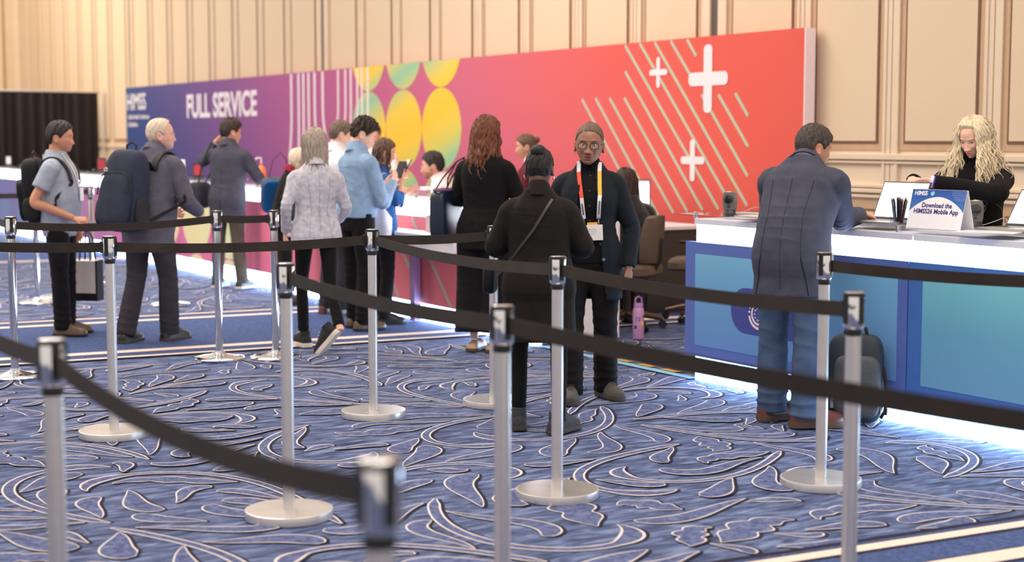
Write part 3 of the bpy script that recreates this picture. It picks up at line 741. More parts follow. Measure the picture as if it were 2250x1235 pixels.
tent(17.95, 6.25, 'white tent card on the far counter left of the dark suit')
tent(24.1, 6.3, 'white tent card on the far counter behind the black backpack')
g = thing('hand_sanitizer_bottle', 'clear bottle with orange label on the far counter right of the dark suit', 'bottle', (6.3, 15.50, TZ))
b = MB(); b.lathe([(.001, 0), (.045, 0), (.05, .01), (.05, .13), (.03, .16), (.015, .17), (.015, .2), (.001, .2)], n=24); b.build('bottle_body', mat('orange_gel', S(226, 120, 74), .2, var=.05), g)
b = MB(); b.tube([(0, 0, .2), (0, 0, .25), (-.05, 0, .25), (-.06, 0, .235)], .008, 8); b.build('pump', WHITEL, g)

# ------------------------------------------------------------------ desk, monitor, office chairs behind the gap
dk = thing('office_desk', 'low white desk against the red banner behind the seated woman', 'desk', (8.15, 11.55, 0))
b = MB(); b.bx(-.35, .35, -.9, .9, .72, .75); b.build('desk_top', WHITEL, dk, bevel=.003, smooth=False)
for y in (-.85, .85):
    b = MB(); b.bx(-.3, .3, y - .02, y + .02, .01, .72); b.build('leg', DKG, dk, smooth=False)
b = MB(); b.bx(-.34, -.32, -.88, .88, .08, .72); b.build('front_panel', BLKPL, dk, smooth=False)
mo = thing('computer_monitor', 'bright computer screen beyond the seated dark-haired woman', 'monitor', (7.86, 10.98, .7505), R(-30))
b = MB(); b.bx(-.12, .12, -.09, .09, 0, .012); b.build('stand_foot', DKG, mo, smooth=False, bevel=.003)
b = MB(); b.bx(-.02, .02, .0, .03, .01, .2); b.build('stand_neck', DKG, mo, smooth=False)
b = MB(); b.bx(-.19, .19, -.02, .01, .10, .40); b.build('screen_case', DKG, mo, smooth=False, bevel=.004)
b = MB(); b.bx(-.18, .18, -.0215, -.02, .11, .39); b.build('display', emis('monitor_white', (.75, .88, 1), 1.6), mo, smooth=False)
b = MB(); b.bx(-.18, .18, -.0222, -.0216, .365, .39); b.build('display_bar', SCRG, mo, smooth=False)
TAUPE = mat('taupe_chair_fabric', S(96, 80, 68), .85, var=.08, bump=.1, bscale=200)
BRZ = mat('bronze_chair_base', S(92, 70, 54), .35, .5, var=.06)
def office_chair(x, y, rz, label, backm, sz=.47):
    """sitter faces local +y"""
    t = thing('office_chair', label, 'chair', (x, y, .009), rz)
    b = MB(); rr = []
    for z, s_ in ((sz - .05, .90), (sz - .03, 1), (sz + .02, 1), (sz + .045, .92)): rr.append([(.25 * s_ * math.copysign(abs(math.cos(a)) ** .5, math.cos(a)), .25 * s_ * math.copysign(abs(math.sin(a)) ** .5, math.sin(a)), z) for a in [2 * PI * k / 32 for k in range(32)]])
    b.loft(rr); b.build('seat', TAUPE, t)
    b = MB(); rr = []
    for z, wd, yo in ((sz + .06, .15, -.23), (sz + .10, .19, -.24), (sz + .22, .205, -.25), (sz + .34, .19, -.265), (sz + .41, .15, -.275), (sz + .43, .09, -.28)):
        rr.append([(wd * math.cos(a), yo - .05 * (1 - (abs(math.cos(a))) ** 2) * .0 + .032 * math.sin(a) + .05 * math.cos(a) ** 2, z) for a in [2 * PI * k / 32 for k in range(32)]])
    b.loft(rr); b.build('backrest', backm, t)
    b = MB(); b.tube([(0, -.05, sz - .05), (0, -.22, sz - .03), (0, -.29, sz + .08), (0, -.30, sz + .25)], [.02, .022, .02, .015], 10, flat=.5); b.build('back_support', BLKPL, t)
    b = MB(); b.tube([(0, 0, .11), (0, 0, sz - .04)], [.033, .026], 16); b.build('gas_column', BLKPL, t)
    for s_ in (-1, 1):
        b = MB(); b.tube([(s_ * .22, -.02, sz - .02), (s_ * .29, -.02, sz + .02), (s_ * .29, -.02, sz + .18)], .014, 8); b.bx(s_ * .29 - .03, s_ * .29 + .03, -.13, .11, sz + .18, sz + .205); b.build('armrest', BLKPL, t, bevel=.008)
    b = MB()
    for k in range(5):
        a = 2 * PI * k / 5 + .3; b.tube([(0, 0, .115), (.15 * math.cos(a), .15 * math.sin(a), .105), (.29 * math.cos(a), .29 * math.sin(a), .075)], [.035, .026, .018], 10, flat=.8, ref=(0, 0, 1))
    b.build('star_base', BRZ, t)
    for k in range(5):
        a = 2 * PI * k / 5 + .3; b = MB(); cx_, cy_ = .29 * math.cos(a), .29 * math.sin(a)
        for s_ in (-1, 1):
            q = Vector((-math.sin(a), math.cos(a), 0)) * .014 * s_
            b.tube([Vector((cx_, cy_, .030)) + q - Vector((-math.sin(a), math.cos(a), 0)) * .008, Vector((cx_, cy_, .030)) + q + Vector((-math.sin(a), math.cos(a), 0)) * .008], .030, 16)
        b.build('caster', BLKPL, t)
    return t
office_chair(7.10, 9.93, R(30), 'taupe backed office chair with the seated dark-haired woman on it', TAUPE)
office_chair(7.93, 10.05, R(40), 'empty office chair with dark back and taupe seat near the blue counter', mat('black_chair_mesh', S(28, 28, 34), .6))
# lavender water bottle
wb = thing('water_bottle', 'lavender water bottle with stickers standing by the white counter end', 'bottle', (6.80, 9.36, .009))
b = MB(); b.lathe([(.001, 0), (.040, 0), (.043, .006), (.043, .20), (.038, .225), (.034, .235), (.001, .235)], n=28); b.build('bottle_body', mat('lavender_enamel', S(196, 150, 196), .35), wb)
b = MB(); b.lathe([(.001, .236), (.035, .236), (.035, .262), (.030, .268), (.001, .268)], n=24); b.build('lid', mat('lavender_plastic', S(170, 124, 176), .4), wb)
b = MB(); b.tube([(-.03, 0, .262), (-.028, 0, .305), (0, 0, .318), (.028, 0, .305), (.03, 0, .262)], .007, 8); b.build('carry_loop', mat('lavender_plastic', (1, 1, 1)), wb)
STK = [mat('sticker_dark', S(74, 44, 66), .5), mat('sticker_yellow', S(236, 206, 70), .5), mat('sticker_pink', S(232, 120, 160), .5)]
for (a, z, mi, w_) in ((-2.3, .15, 0, .028), (-1.5, .12, 1, .022), (-2.0, .06, 2, .024), (-1.2, .17, 0, .016), (-2.7, .09, 0, .02)):
    b = MB(); rr = [[(.0434 * math.cos(a + u * w_ / .043), .0434 * math.sin(a + u * w_ / .043), z + v * w_) for u, v in ((-.5, -.7), (.5, -.5), (.6, .6), (-.4, .7))]]
    b.add(rr[0], [(0, 1, 2, 3)]); o = b.build('sticker', STK[mi], wb, smooth=False); so = o.modifiers.new('s', 'SOLIDIFY'); so.thickness = .0012; so.offset = 1

def lensmat():
    m = bpy.data.materials.new('spectacle_lens'); m.use_nodes = True
    nt = m.node_tree; n = nt.nodes; l = nt.links; n.remove(n['Principled BSDF'])
    t = n.new('ShaderNodeBsdfTransparent'); g = n.new('ShaderNodeBsdfGlossy'); g.inputs['Roughness'].default_value = .05
    mx = n.new('ShaderNodeMixShader'); mx.inputs[0].default_value = .035; l.new(t.outputs[0], mx.inputs[1]); l.new(g.outputs[0], mx.inputs[2])
    l.new(mx.outputs[0], n['Material Output'].inputs[0]); return m
LENSM = lensmat()

# ================================================================== people
def sm(x, a, b):
    t = np.clip((x - a) / (b - a), 0, 1); return t * t * (3 - 2 * t)
def g2(x, z, cx, cz, sx, sz): return np.exp(-((x - cx) / sx) ** 2 - ((z - cz) / sz) ** 2)
def head_points(nu, nv, feat=True, jaw=1.0, chub=0.0):
    az = np.linspace(0, 2 * PI, nu, endpoint=False); el = np.linspace(-PI / 2, PI / 2, nv + 2)[1:-1]
    A, E_ = np.meshgrid(az, el)
    x = .074 * np.cos(E_) * np.sin(A); y = .094 * np.cos(E_) * np.cos(A); z = .116 * np.sin(E_)
    # squarer cross-section
    sq = 1 + .06 * np.abs(np.sin(2 * A)) * np.cos(E_); x *= sq; y *= sq
    t = np.clip(-z / .116, 0, 1); u = np.clip(z / .116, 0, 1)
    x *= 1 - (.27 * t ** 1.6) * jaw + chub * t * (1 - t) * 1.2
    x *= 1 + .03 * u
    x *= 1 + .13 * u ** 1.6; y *= 1 + .13 * u ** 1.6
    y = np.where(y < 0, y * (1 - .42 * t) * (1 + .06 * u), y * (1 + .10 * t * (1 - t) + .95 * t ** 4))
    y += .010 * u * 0 - .006 * u * (y < 0)
    y = y + .006 * t
    fr = sm(y, .015, .05)
    if feat:
        d = np.zeros_like(x)
        nw = .0065 + .009 * np.clip((.012 - z) / .055, 0, 1)
        nh = np.clip((.014 - z) / .058, 0, 1) ** 1.25 * (1 - sm(-z, .044, .056))
        d += .0235 * nh * np.exp(-(x / nw) ** 2)
        for s in (-1, 1):
            d += .010 * g2(x, z, s * .0145, -.044, .007, .0075)
            d -= .0125 * g2(x, z, s * .031, .000, .0165, .0125)
            d += .0065 * g2(x, z, s * .031, .001, .0125, .0088)
            d -= .0080 * g2(x, z, s * .031, -.0012, .0125, .0034)
            d += .0060 * g2(x, z, s * .030, .021, .019, .0060)
            d += .0055 * g2(x, z, s * .043, -.028, .018, .018)
            d -= .0045 * g2(x, z, s * .029, -.060, .005, .018)
            d -= .002 * g2(x, z, s * .031, -.016, .014, .004)
            d -= .004 * g2(x, z, s * .060, .012, .012, .018)
        d += .0065 * g2(x, z, 0, -.0660, .021, .0052) + .0080 * g2(x, z, 0, -.0790, .018, .0058)
        d -= .0080 * g2(x, z, 0, -.0722, .023, .0024)
        d -= .0035 * g2(x, z, 0, -.0585, .005, .006)
        d -= .0045 * g2(x, z, 0, -.0890, .016, .0045)
        d += .0085 * g2(x, z, 0, -.1040, .020, .0125)
        d += .0030 * g2(x, z, 0, .055, .04, .03)
        y = y + d * fr
    return A, E_, x, y, z
def grid_faces(nu, nv):
    fs = []
    for i in range(nv - 1):
        for j in range(nu):
            k = (j + 1) % nu; fs.append((i * nu + j, i * nu + k, (i + 1) * nu + k, (i + 1) * nu + j))
    fs.append(tuple(range(nu - 1, -1, -1))); fs.append(tuple((nv - 1) * nu + j for j in range(nu)))
    return fs
def add_head(mb, M, hi, **k):
    nu, nv = (150, 116) if hi else (72, 56)
    A, E_, x, y, z = head_points(nu, nv, True, **k)
    P = np.stack([x.ravel(), y.ravel(), z.ravel()], 1)
    mb.add([M @ Vector(p) for p in P], grid_faces(nu, nv))
    for s in (-1, 1):      # ears
        T = M @ Matrix.Translation((s * .0755, -.012, -.016)) @ Matrix.Rotation(s * R(-22), 4, 'Z') @ Matrix.Rotation(R(10), 4, 'X')
        b = MB(); b.ell((0, 0, 0), (.0055, .017, .031), 14); b.tube([(s * .005, .009, -.026), (s * .007, -.010, -.018), (s * .009, -.018, .004), (s * .008, -.009, .026), (s * .005, .008, .024), (s * .003, .014, .010)], [.004, .0048, .005, .005, .0045, .003], 8)
        b.ell((s * .003, .004, -.026), (.005, .007, .008), 8)
        mb.add([T @ Vector(p) for p in b.v], b.f)
def hairline(A, front=.060, temple=.030, side=-.012, back=-.078):
    a = np.abs((A + PI) % (2 * PI) - PI) * 180 / PI
    return np.interp(a, [0, 30, 52, 66, 79, 87, 97, 109, 120, 142, 180], [front, front - .002, temple + .012, temple - .01, side, side + .022, .020, .010, -.034, -.060, back])
def hair_cap(M, th=.014, hi=False, noise=.004, seed=0, top=0, part=None, **hl):
    nu, nv = (200, 150) if hi else (110, 84)
    A, E_, x, y, z = head_points(nu, nv, False)
    zl = hairline(A, **hl); rs = np.random.RandomState(seed)
    m = sm(z - zl, -.003, .012)
    ph = rs.rand(12) * 6.28; n = 0
    for i in range(6):
        f1, f2 = rs.uniform(18, 60), rs.uniform(-14, 14)
        n = n + np.sin(A * round(f1 / 2) + E_ * f2 + ph[i] + 1.5 * np.sin(E_ * 5 + ph[i + 6]))
    t = (th + top * np.clip(z / .116, 0, 1) ** 2 + noise * n / 2.5) * m - .010 * (1 - m)
    if part is not None: t = t - .006 * np.exp(-((x - part) / .005) ** 2) * (z > .05) * (y > -.05)
    r = np.sqrt((x / .074) ** 2 + (y / .094) ** 2 + (z / .116) ** 2) + 1e-9
    nx, ny, nz = x / .074 ** 2, y / .094 ** 2, z / .116 ** 2; L = np.sqrt(nx ** 2 + ny ** 2 + nz ** 2)
    P = np.stack([(x + nx / L * t).ravel(), (y + ny / L * t).ravel(), (z + nz / L * t).ravel()], 1)
    mb = MB(); mb.add([M @ Vector(p) for p in P], grid_faces(nu, nv)); return mb
def locks(mb, M, Mg, n, length, seed, face=42, wave=.01, wf=3.0, th=.008, vol=.016, spread=.02, zstart=.03, back_only=False, taper=.5, front_len=None, lmin=.75, rings=18, jit=1.0):
    """falling strands: hug the skull through M, then hang under gravity in frame Mg (yaw only)"""
    rg = random.Random(seed)
    for i in range(n):
        a = rg.uniform(face if not back_only else 90, 360 - (face if not back_only else 90)); ar = R(a)
        zz0 = rg.uniform(zstart, .112); L = length * rg.uniform(lmin, 1.0)
        ph = rg.uniform(0, 6.28); ph2 = rg.uniform(0, 6.28); v = vol * rg.uniform(.3, 1.0); sp = spread * rg.uniform(-.4, 1)
        tk = th * rg.uniform(.6, 1.25); pts = []; rad = []; last = None; wv = wave * rg.uniform(.5, 1.3)
        drift = rg.uniform(-.012, .012)
        for k in range(rings + 1):
            s = k / rings; drop = s * L; z = zz0 - drop
            zc = max(z, -.02)
            e = math.asin(max(-.98, min(.98, zc / .116))); ce = math.cos(e)
            px_, py_ = (.074 * ce + v) * math.sin(ar), (.094 * ce + v) * math.cos(ar)
            if z < -.02:
                q = (-.02 - z); f = 1 + sp / .1 * min(q / .15, 1.5); px_ *= f; py_ *= f; px_ += drift * q * 8 * jit
                if math.cos(ar) > 0 and a < 95 or a > 265: py_ = max(py_, .02 + .3 * py_)
            wa = wv * min(1, .25 + s * 1.4); px_ += wa * math.sin(wf * 6.28 * s * L / .35 + ph); py_ += wa * math.sin(wf * 6.28 * s * L / .35 + ph2)
            if z >= -.02: p = M @ Vector((px_, py_, z)); last = (p, Vector((px_, py_, z)))
            else:
                d = Mg @ (Vector((px_, py_, z)) - last[1]); p = last[0] + d
            pts.append(p); rad.append(tk * (1 if s < taper else max(.12, 1 - (s - taper) / (1 - taper) * .9)))
        mb.tube(pts, rad, 6, flat=.55)

def remesh(mb, vox, name, mats, parent, smooth=3, disp=None):
    me = mb.mesh('tmp'); o = bpy.data.objects.new('tmp', me); C.objects.link(o)
    r = o.modifiers.new('r', 'REMESH'); r.mode = 'VOXEL'; r.voxel_size = vox; r.use_smooth_shade = True
    if smooth:
        s = o.modifiers.new('s', 'SMOOTH'); s.factor = .5; s.iterations = smooth
    dg = bpy.context.evaluated_depsgraph_get(); nm = bpy.data.meshes.new_from_object(o.evaluated_get(dg))
    bpy.data.objects.remove(o); bpy.data.meshes.remove(me)
    nm.name = name; nm.materials.clear()
    for m in (mats if isinstance(mats, (list, tuple)) else [mats]): nm.materials.append(m)
    n = len(nm.vertices); co = np.empty(n * 3, 'f'); nm.vertices.foreach_get('co', co); co = co.reshape(-1, 3)
    if disp:
        no = np.empty(n * 3, 'f'); nm.vertices.foreach_get('normal', no); no = no.reshape(-1, 3)
        d = disp(co, no); co = co + no * d[:, None]; nm.vertices.foreach_set('co', co.ravel()); nm.update()
    nm.polygons.foreach_set('use_smooth', [True] * len(nm.polygons))
    q = bpy.data.objects.new(name, nm); C.objects.link(q); q.parent = parent
    return q, co
def cut(o, fn):
    """delete faces whose centre satisfies fn(x,y,z) arrays, then give the cloth thickness"""
    import bmesh
    me = o.data; n = len(me.polygons); c = np.empty(n * 3, 'f'); me.polygons.foreach_get('center', c); c = c.reshape(-1, 3)
    kill = fn(c[:, 0], c[:, 1], c[:, 2]); bm = bmesh.new(); bm.from_mesh(me); bm.faces.ensure_lookup_table()
    bmesh.ops.delete(bm, geom=[bm.faces[i] for i in np.nonzero(kill)[0]], context='FACES'); bm.to_mesh(me); bm.free()
    so = o.modifiers.new('s', 'SOLIDIFY'); so.thickness = .005; so.offset = -1
def folds(seed, amp=.004, zones=(), base=.5):
    amp = amp * .8
    """soft creases; zones = (centre, radius, strength, (direction))"""
    rs = np.random.RandomState(seed)
    ks = [(rs.randn(3) * np.array([9, 9, 5]), rs.rand() * 6.28, rs.randn(3) * 7) for _ in range(5)]
    zk = [(rs.rand(3) * 6.28, rs.randn(3) * 3) for _ in zones]
    def f(co, no):
        d = np.zeros(len(co))
        for k, p, q in ks: d += (1 - np.abs(np.sin(co @ k + p + 1.2 * np.sin(co @ q)))) ** 2 - .35
        d = d * amp * base / 2
        for (c, r, s, dr), (ph, q) in zip(zones, zk):
            w_ = np.exp(-(np.sum((co - np.array(c)) ** 2, 1)) / r ** 2); a = co @ (np.array(dr))
            d += w_ * s * amp * ((1 - np.abs(np.sin(a + ph[0] + 1.0 * np.sin(co @ (q * 3) + ph[1])))) ** 2 - .4)
        return d
    return f
def lerp_tab(tab, z):
    zs = [r[0] for r in tab]
    return [float(np.interp(z, zs, [r[k] for r in tab])) for k in range(1, len(tab[0]))]
MALE = [(.78, .150, .095, -.005), (.88, .168, .115, -.008), (.96, .165, .115, 0), (1.04, .152, .108, .004), (1.12, .155, .108, .005), (1.22, .168, .116, .004), (1.30, .172, .114, 0), (1.35, .158, .100, -.008), (1.39, .128, .082, -.014), (1.42, .098, .070, -.018), (1.45, .074, .062, -.020), (1.48, .062, .058, -.020)]
FEM = [(.78, .160, .100, -.005), (.86, .176, .122, -.012), (.94, .166, .118, -.004), (1.04, .136, .098, .004), (1.12, .134, .100, .006), (1.22, .148, .122, .014), (1.29, .150, .112, .006), (1.34, .136, .094, -.006), (1.38, .110, .076, -.012), (1.41, .084, .064, -.016), (1.44, .064, .056, -.018), (1.47, .054, .052, -.018)]
SKIN = {}
def skin(key, col):
    if key not in SKIN: SKIN[key] = mat('skin_' + key, col, .5, var=.05, vscale=30, bump=.05, bscale=400, tint=True)
    return SKIN[key]
EYEW = mat('eye_white', S(206, 196, 192), .25, var=.01); EYEI = mat('eye_dark_iris', S(58, 38, 28), .1, var=.1)
def catmull(pts, n):
    P = [pts[0]] + list(pts) + [pts[-1]]; out = []
    for i in range(1, len(P) - 2):
        for k in range(n):
            t = k / n; a, b, c, d = P[i - 1], P[i], P[i + 1], P[i + 2]
            out.append(.5 * ((2 * b) + (c - a) * t + (2 * a - 5 * b + 4 * c - d) * t * t + (3 * b - a - 3 * c + d) * t ** 3))
    out.append(P[-2]); return out
def limb(mb, joints, radii, n=18, sub=5, flat=1.0, ref=None):
    arr = [np.array([*p, r]) for p, r in zip(joints, radii)]
    c = catmull(arr, sub); mb.tube([tuple(v[:3]) for v in c], [max(.004, v[3]) for v in c], n, flat=flat, ref=ref)
def hand(mb, wrist, d, palm, side, curl=.35, spread=1.0, thumb_in=.3, sc=1.0):
    """d = pointing direction, palm = palm normal, side=+1 thumb on +a side"""
    w_ = Vector(wrist); d = Vector(d).normalized(); p = Vector(palm); p = (p - d * p.dot(d)).normalized(); a = d.cross(p) * side
    rings = []
    for t, hw, hd in ((-.03, .022, .018), (.0, .025, .017), (.03, .034, .015), (.06, .040, .0135), (.085, .040, .011), (.094, .036, .008)):
        c = w_ + d * t * sc
        rings.append([c + a * (hw * sc * math.cos(2 * PI * k / 16)) + p * (hd * sc * math.sin(2 * PI * k / 16)) for k in range(16)])
    mb.loft(rings)
    for k, (off, L, r) in enumerate(((.030, .072, .0088), (.0105, .080, .0090), (-.0095, .074, .0086), (-.0290, .058, .0078))):
        b = w_ + d * (.080 - .004 * abs(k - 1.2)) * sc + a * off * sc; dd = (d + a * off * 2.2 * spread).normalized(); pts = [b - dd * .012]; cur = curl * (1 + .18 * k)
        pos = b; ang = 0; pts.append(pos)
        for j, fr in enumerate((.45, .30, .25)):
            ang += cur * (1.0 if j else .7); v = dd * math.cos(ang) + p * math.sin(ang); pos = pos + v * L * fr * sc; pts.append(pos)
        mb.tube(pts, [r * sc, r * sc, r * .95 * sc, r * .85 * sc, r * .62 * sc], 10)
    b = w_ + d * .022 * sc + a * .026 * sc; v1 = (d * .72 + a * .62 + p * thumb_in).normalized(); v2 = (d * .92 + a * .22 + p * (thumb_in + .15)).normalized()
    q = b + v1 * .040 * sc; mb.tube([b - v1 * .015, b, q, q + v2 * .030 * sc, q + v2 * .052 * sc], [.014 * sc, .014 * sc, .0115 * sc, .0100 * sc, .006 * sc], 10)
def shoe(parent, ankle, yaw_, pitch, upm, solem, L=.265, W=.047, kind='shoe', toe_up=0, sole_h=.022, name='shoe', label=None):
    """ankle = ground point under the ankle in person space"""
    t_ = Matrix.Translation(Vector(ankle)) @ Matrix.Rotation(yaw_, 4, 'Z')
    if pitch: t_ = t_ @ Matrix.Translation((0, .14, 0)) @ Matrix.Rotation(-pitch, 4, 'X') @ Matrix.Translation((0, -.14, 0))
    prof = [(-.075, .55, .030), (-.065, .82, .055), (-.045, .92, .080), (-.01, .88, .092), (.03, .86, .088), (.07, .92, .070), (.11, 1.0, .055), (.145, 1.0, .046), (.170, .86, .038), (.186, .60, .028), (.192, .30, .018)]
    k = L / .27; rings = []
    for y, w_, h in prof:
        hw = W * w_; r = []
        for j in range(20):
            a = 2 * PI * j / 20; cx, sx_ = math.cos(a), math.sin(a)
            zz = sole_h + (h * k if kind != 'flat' or y > .1 else h * .6) * max(0, sx_) ** .8 if sx_ > 0 else sole_h * .9
            r.append((hw * math.copysign(abs(cx) ** .7, cx) * (1 if sx_ <= 0 else (1 - .35 * max(0, sx_) ** 2)), y * k, zz))
        rings.append(r)
    b = MB(); b.loft(rings)
    if kind in ('boot', 'sneaker', 'shoe'): b.tube([(0, -.022, .05), (0, -.026, .085 if kind == 'shoe' else .115)], [.040, .036], 16)
    o = b.build(name, upm, parent, M=t_, angle=70)
    if label: o['label'] = label
    b = MB(); pts = []
    for y, w_, h in prof: pts.append((W * w_ * 1.08, y * k * 1.02))
    out = [(-p[0], p[1]) for p in pts] + [p for p in reversed(pts)]
    n = len(out); b.loft([[(x, y, 0.001) for x, y in out], [(x * 1.04, y * 1.01, sole_h * .4) for x, y in out], [(x, y, sole_h) for x, y in out]])
    b.build('sole', solem, o)
    if kind in ('sneaker', 'shoe'):
        b = MB()
        for j in range(4):
            y = (.045 + .022 * j) * k; h = sole_h + (.088 - .010 * j) * k; b.tube([(-.018, y, h - .006), (0, y + .004, h + .001), (.018, y, h - .006)], .0022, 6)
        b.build('laces', upm if kind == 'shoe' else solem, o)
    return o

def person(spec):
    g_ = spec.get; H = spec['H']; s = H / 1.70; fem = g_('fem', 0); tab = FEM if fem else MALE
    root = thing('person', spec['label'], 'person', (spec['x'], spec['y'], .009), -(R(31.3 + spec['phi'])), g_('group'))
    wf = g_('w', 1.0); belly = g_('belly', 0.0); lean = R(g_('lean', 0)); twist = R(g_('twist', 0)); hi = g_('hi', 0)
    hipz = g_('hipz', .95); dz = hipz - .95
    def bend(p):
        p = Vector(p); t = max(0., min(1., (p.z - .92) / .34)); t = t * t * (3 - 2 * t)
        q = Matrix.Rotation(twist * t, 3, 'Z') @ Vector((p.x, p.y, 0)); q.z = p.z
        q = Vector((q.x, q.y, q.z - .95)); n_ = 6; ang = lean * t
        q = Matrix.Rotation(-ang, 3, 'X') @ q if t > 0 else q
        q += Vector((0, g_('hipy', 0), .95 + dz)); return q * s
    def ring(z, ex, kk=28, yo=0, power=2.5, fl=1.0):
        a, b, y0 = lerp_tab(tab, z); gb = belly * math.exp(-((z - 1.06) / .15) ** 2)
        a = a * wf * (1 + gb * .5) * fl + ex; b = b * (wf ** .7) * (1 + gb) * fl + ex; y = y0 + yo + gb * .045
        e = 2 / power
        return [bend((a * math.copysign(abs(math.cos(t)) ** e, math.cos(t)), y + b * math.copysign(abs(math.sin(t)) ** e, math.sin(t)), z)) for t in [2 * PI * j / kk for j in range(kk)]]
    V = lambda p: Vector(p) * s
    Wi = (Matrix.Translation((spec['x'], spec['y'], .009)) @ Matrix.Rotation(-(R(31.3 + spec['phi'])), 4, 'Z')).inverted()
    for kk_ in ('elR', 'elL', 'wrR', 'wrL'):
        if g_(kk_ + 'w'): spec[kk_] = (Wi @ Vector(g_(kk_ + 'w'))) / s
    for kk_ in ('hdR', 'hdL', 'pnR', 'pnL'):
        if g_(kk_ + 'w'): spec[kk_] = Wi.to_3x3() @ Vector(g_(kk_ + 'w'))
    sw = (.172 if not fem else .150) * (wf ** .6)
    sh = {}; el = {}; wr = {}
    for k, sg in (('R', 1), ('L', -1)):
        sh[k] = bend((sg * sw, -.008, 1.335 if not fem else 1.322))
        el[k] = V(g_('el' + k)) if g_('el' + k) else bend((sg * (sw + .05), -.03, 1.11))
        wr[k] = V(g_('wr' + k)) if g_('wr' + k) else bend((sg * (sw + .06), .03, .87))
    hip = {k: V((sg * .088 * wf, g_('hipy', 0), .90 + dz)) for k, sg in (('R', 1), ('L', -1))}
    kn = {k: V(g_('kn' + k, (sg * .10, .015, .49))) for k, sg in (('R', 1), ('L', -1))}
    an = {k: V(g_('an' + k, (sg * .105, -.02, .085))) for k, sg in (('R', 1), ('L', -1))}
    neck0 = bend((0, -.020, 1.43)); hc = bend((0, .018, 1.574)) + V(g_('hoff', (0, 0, 0)))
    hs = s * (.97 if fem else 1.0) * g_('hs', 1.0)
    Mh = Matrix.Translation(hc) @ Matrix.Rotation(-R(g_('hyaw', 0)), 4, 'Z') @ Matrix.Rotation(-R(g_('hpitch', 0)), 4, 'X') @ Matrix.Rotation(R(g_('hroll', 0)), 4, 'Y') @ Matrix.Scale(hs, 4)
    Mg = (Matrix.Rotation(-R(g_('hyaw', 0)), 3, 'Z')) * hs
    # ---- body: one continuous surface
    b = MB()
    b.loft([ring(z, -.010) for z in (.80, .86, .92, .98, 1.05, 1.12, 1.2, 1.28, 1.34, 1.38, 1.41, 1.44, 1.47)])
    nr = (.058 if not fem else .050) * g_('neck', 1.0)
    nb = Mh @ Vector((0, -.024, -.060))
    limb(b, [neck0 - V((0, 0, .06)), neck0.lerp(nb, .5), nb, Mh @ Vector((0, -.015, -.02))], [nr * 1.25 * s, nr * s, nr * .98 * s, nr * .9 * s], 20)
    add_head(b, Mh, hi, chub=g_('chub', 0.0), jaw=g_('jaw', 1.0))
    for k, sg in (('R', 1), ('L', -1)):
        am = (.92 if fem else 1) * wf ** .3
        fd = (wr[k] - el[k]).normalized()
        limb(b, [bend((sg * .07, -.012, 1.35)), sh[k], sh[k].lerp(el[k], .5), el[k], el[k].lerp(wr[k], .3), wr[k]], [r * s * am for r in (.05, .050, .044, .038, .039, .025)], 16)
        hd = Vector(g_('hd' + k)) if g_('hd' + k) else fd
        pn = Vector(g_('pn' + k)) if g_('pn' + k) else Vector((-sg, 0, 0))
        hand(b, wr[k] + fd * .01, hd, pn, g_('ts' + k, -sg if False else (1 if k == 'L' else -1)), g_('curl' + k, .35), sc=s * (.92 if fem else 1), thumb_in=g_('thin', .3))
        if not g_('sit_hidden'): limb(b, [hip[k] + V((0, 0, .03)), hip[k], hip[k].lerp(kn[k], .5), kn[k], kn[k].lerp(an[k], .35), an[k]], [r * s * .80 for r in (.075, .082, .068, .050, .048, .036)], 16)
    sk = skin(spec['skin'][0], spec['skin'][1])
    body, co = remesh(b, g_('vox', .0065), 'body', sk, root, smooth=g_('smb', 2))
    # colour variation of the skin (lips, brows, stubble) in head space
    inv = np.array(Mh.inverted()); hcn = co @ inv[:3, :3].T + inv[:3, 3]
    x, y, z = hcn[:, 0], hcn[:, 1], hcn[:, 2]; fr = (y > .03) * (np.abs(x) < .07)
    tint = np.ones((len(co), 4), 'f'); lipc = np.array(g_('lip', (.80, .42, .42))); brc = np.array(g_('brow', (.25, .2, .18)))
    def mixc(mask, col):
        tint[:, :3] = tint[:, :3] * (1 - mask[:, None]) + np.array(col)[None] * mask[:, None]
    mixc(fr * np.clip(g2(x, z, 0, -.0722, .024, .0115) * 1.9 - .5, 0, 1), lipc)
    for sg in (-1, 1):
        mixc(fr * np.clip(g2(x, z, sg * .031, .0225 - np.abs(np.abs(x) - .03) * .15, .0185, .0042) * 1.6 - .3, 0, 1), brc)
        mixc(fr * np.clip(g2(x, z, sg * .031, .001, .017, .010) * .7, 0, 1), (.82, .72, .70))
        mixc(fr * np.clip(g2(x, z, sg * .044, -.030, .016, .013) * .5, 0, 1), (1.0, .80, .76))
    mixc(fr * g2(x, z, 0, -.042, .012, .012) * .4, (1.0, .78, .74))
    if g_('beard') is not None:
        bd = sm(-z, .045, .062) * (1 - sm(-z, .112, .125)) * sm(y, -.02, .01) * (1 - np.clip(g2(x, z, 0, -.0722, .022, .010) * 1.5, 0, 1))
        bd = np.maximum(bd, sm(-z, .0, .03) * (1 - sm(-z, .11, .12)) * g2(y, z, .005, -.03, .018, .06)); mixc(bd * g_('beard')[3], g_('beard')[:3])
    ca = body.data.color_attributes.new('tint', 'FLOAT_COLOR', 'POINT'); ca.data.foreach_set('color', tint.ravel())
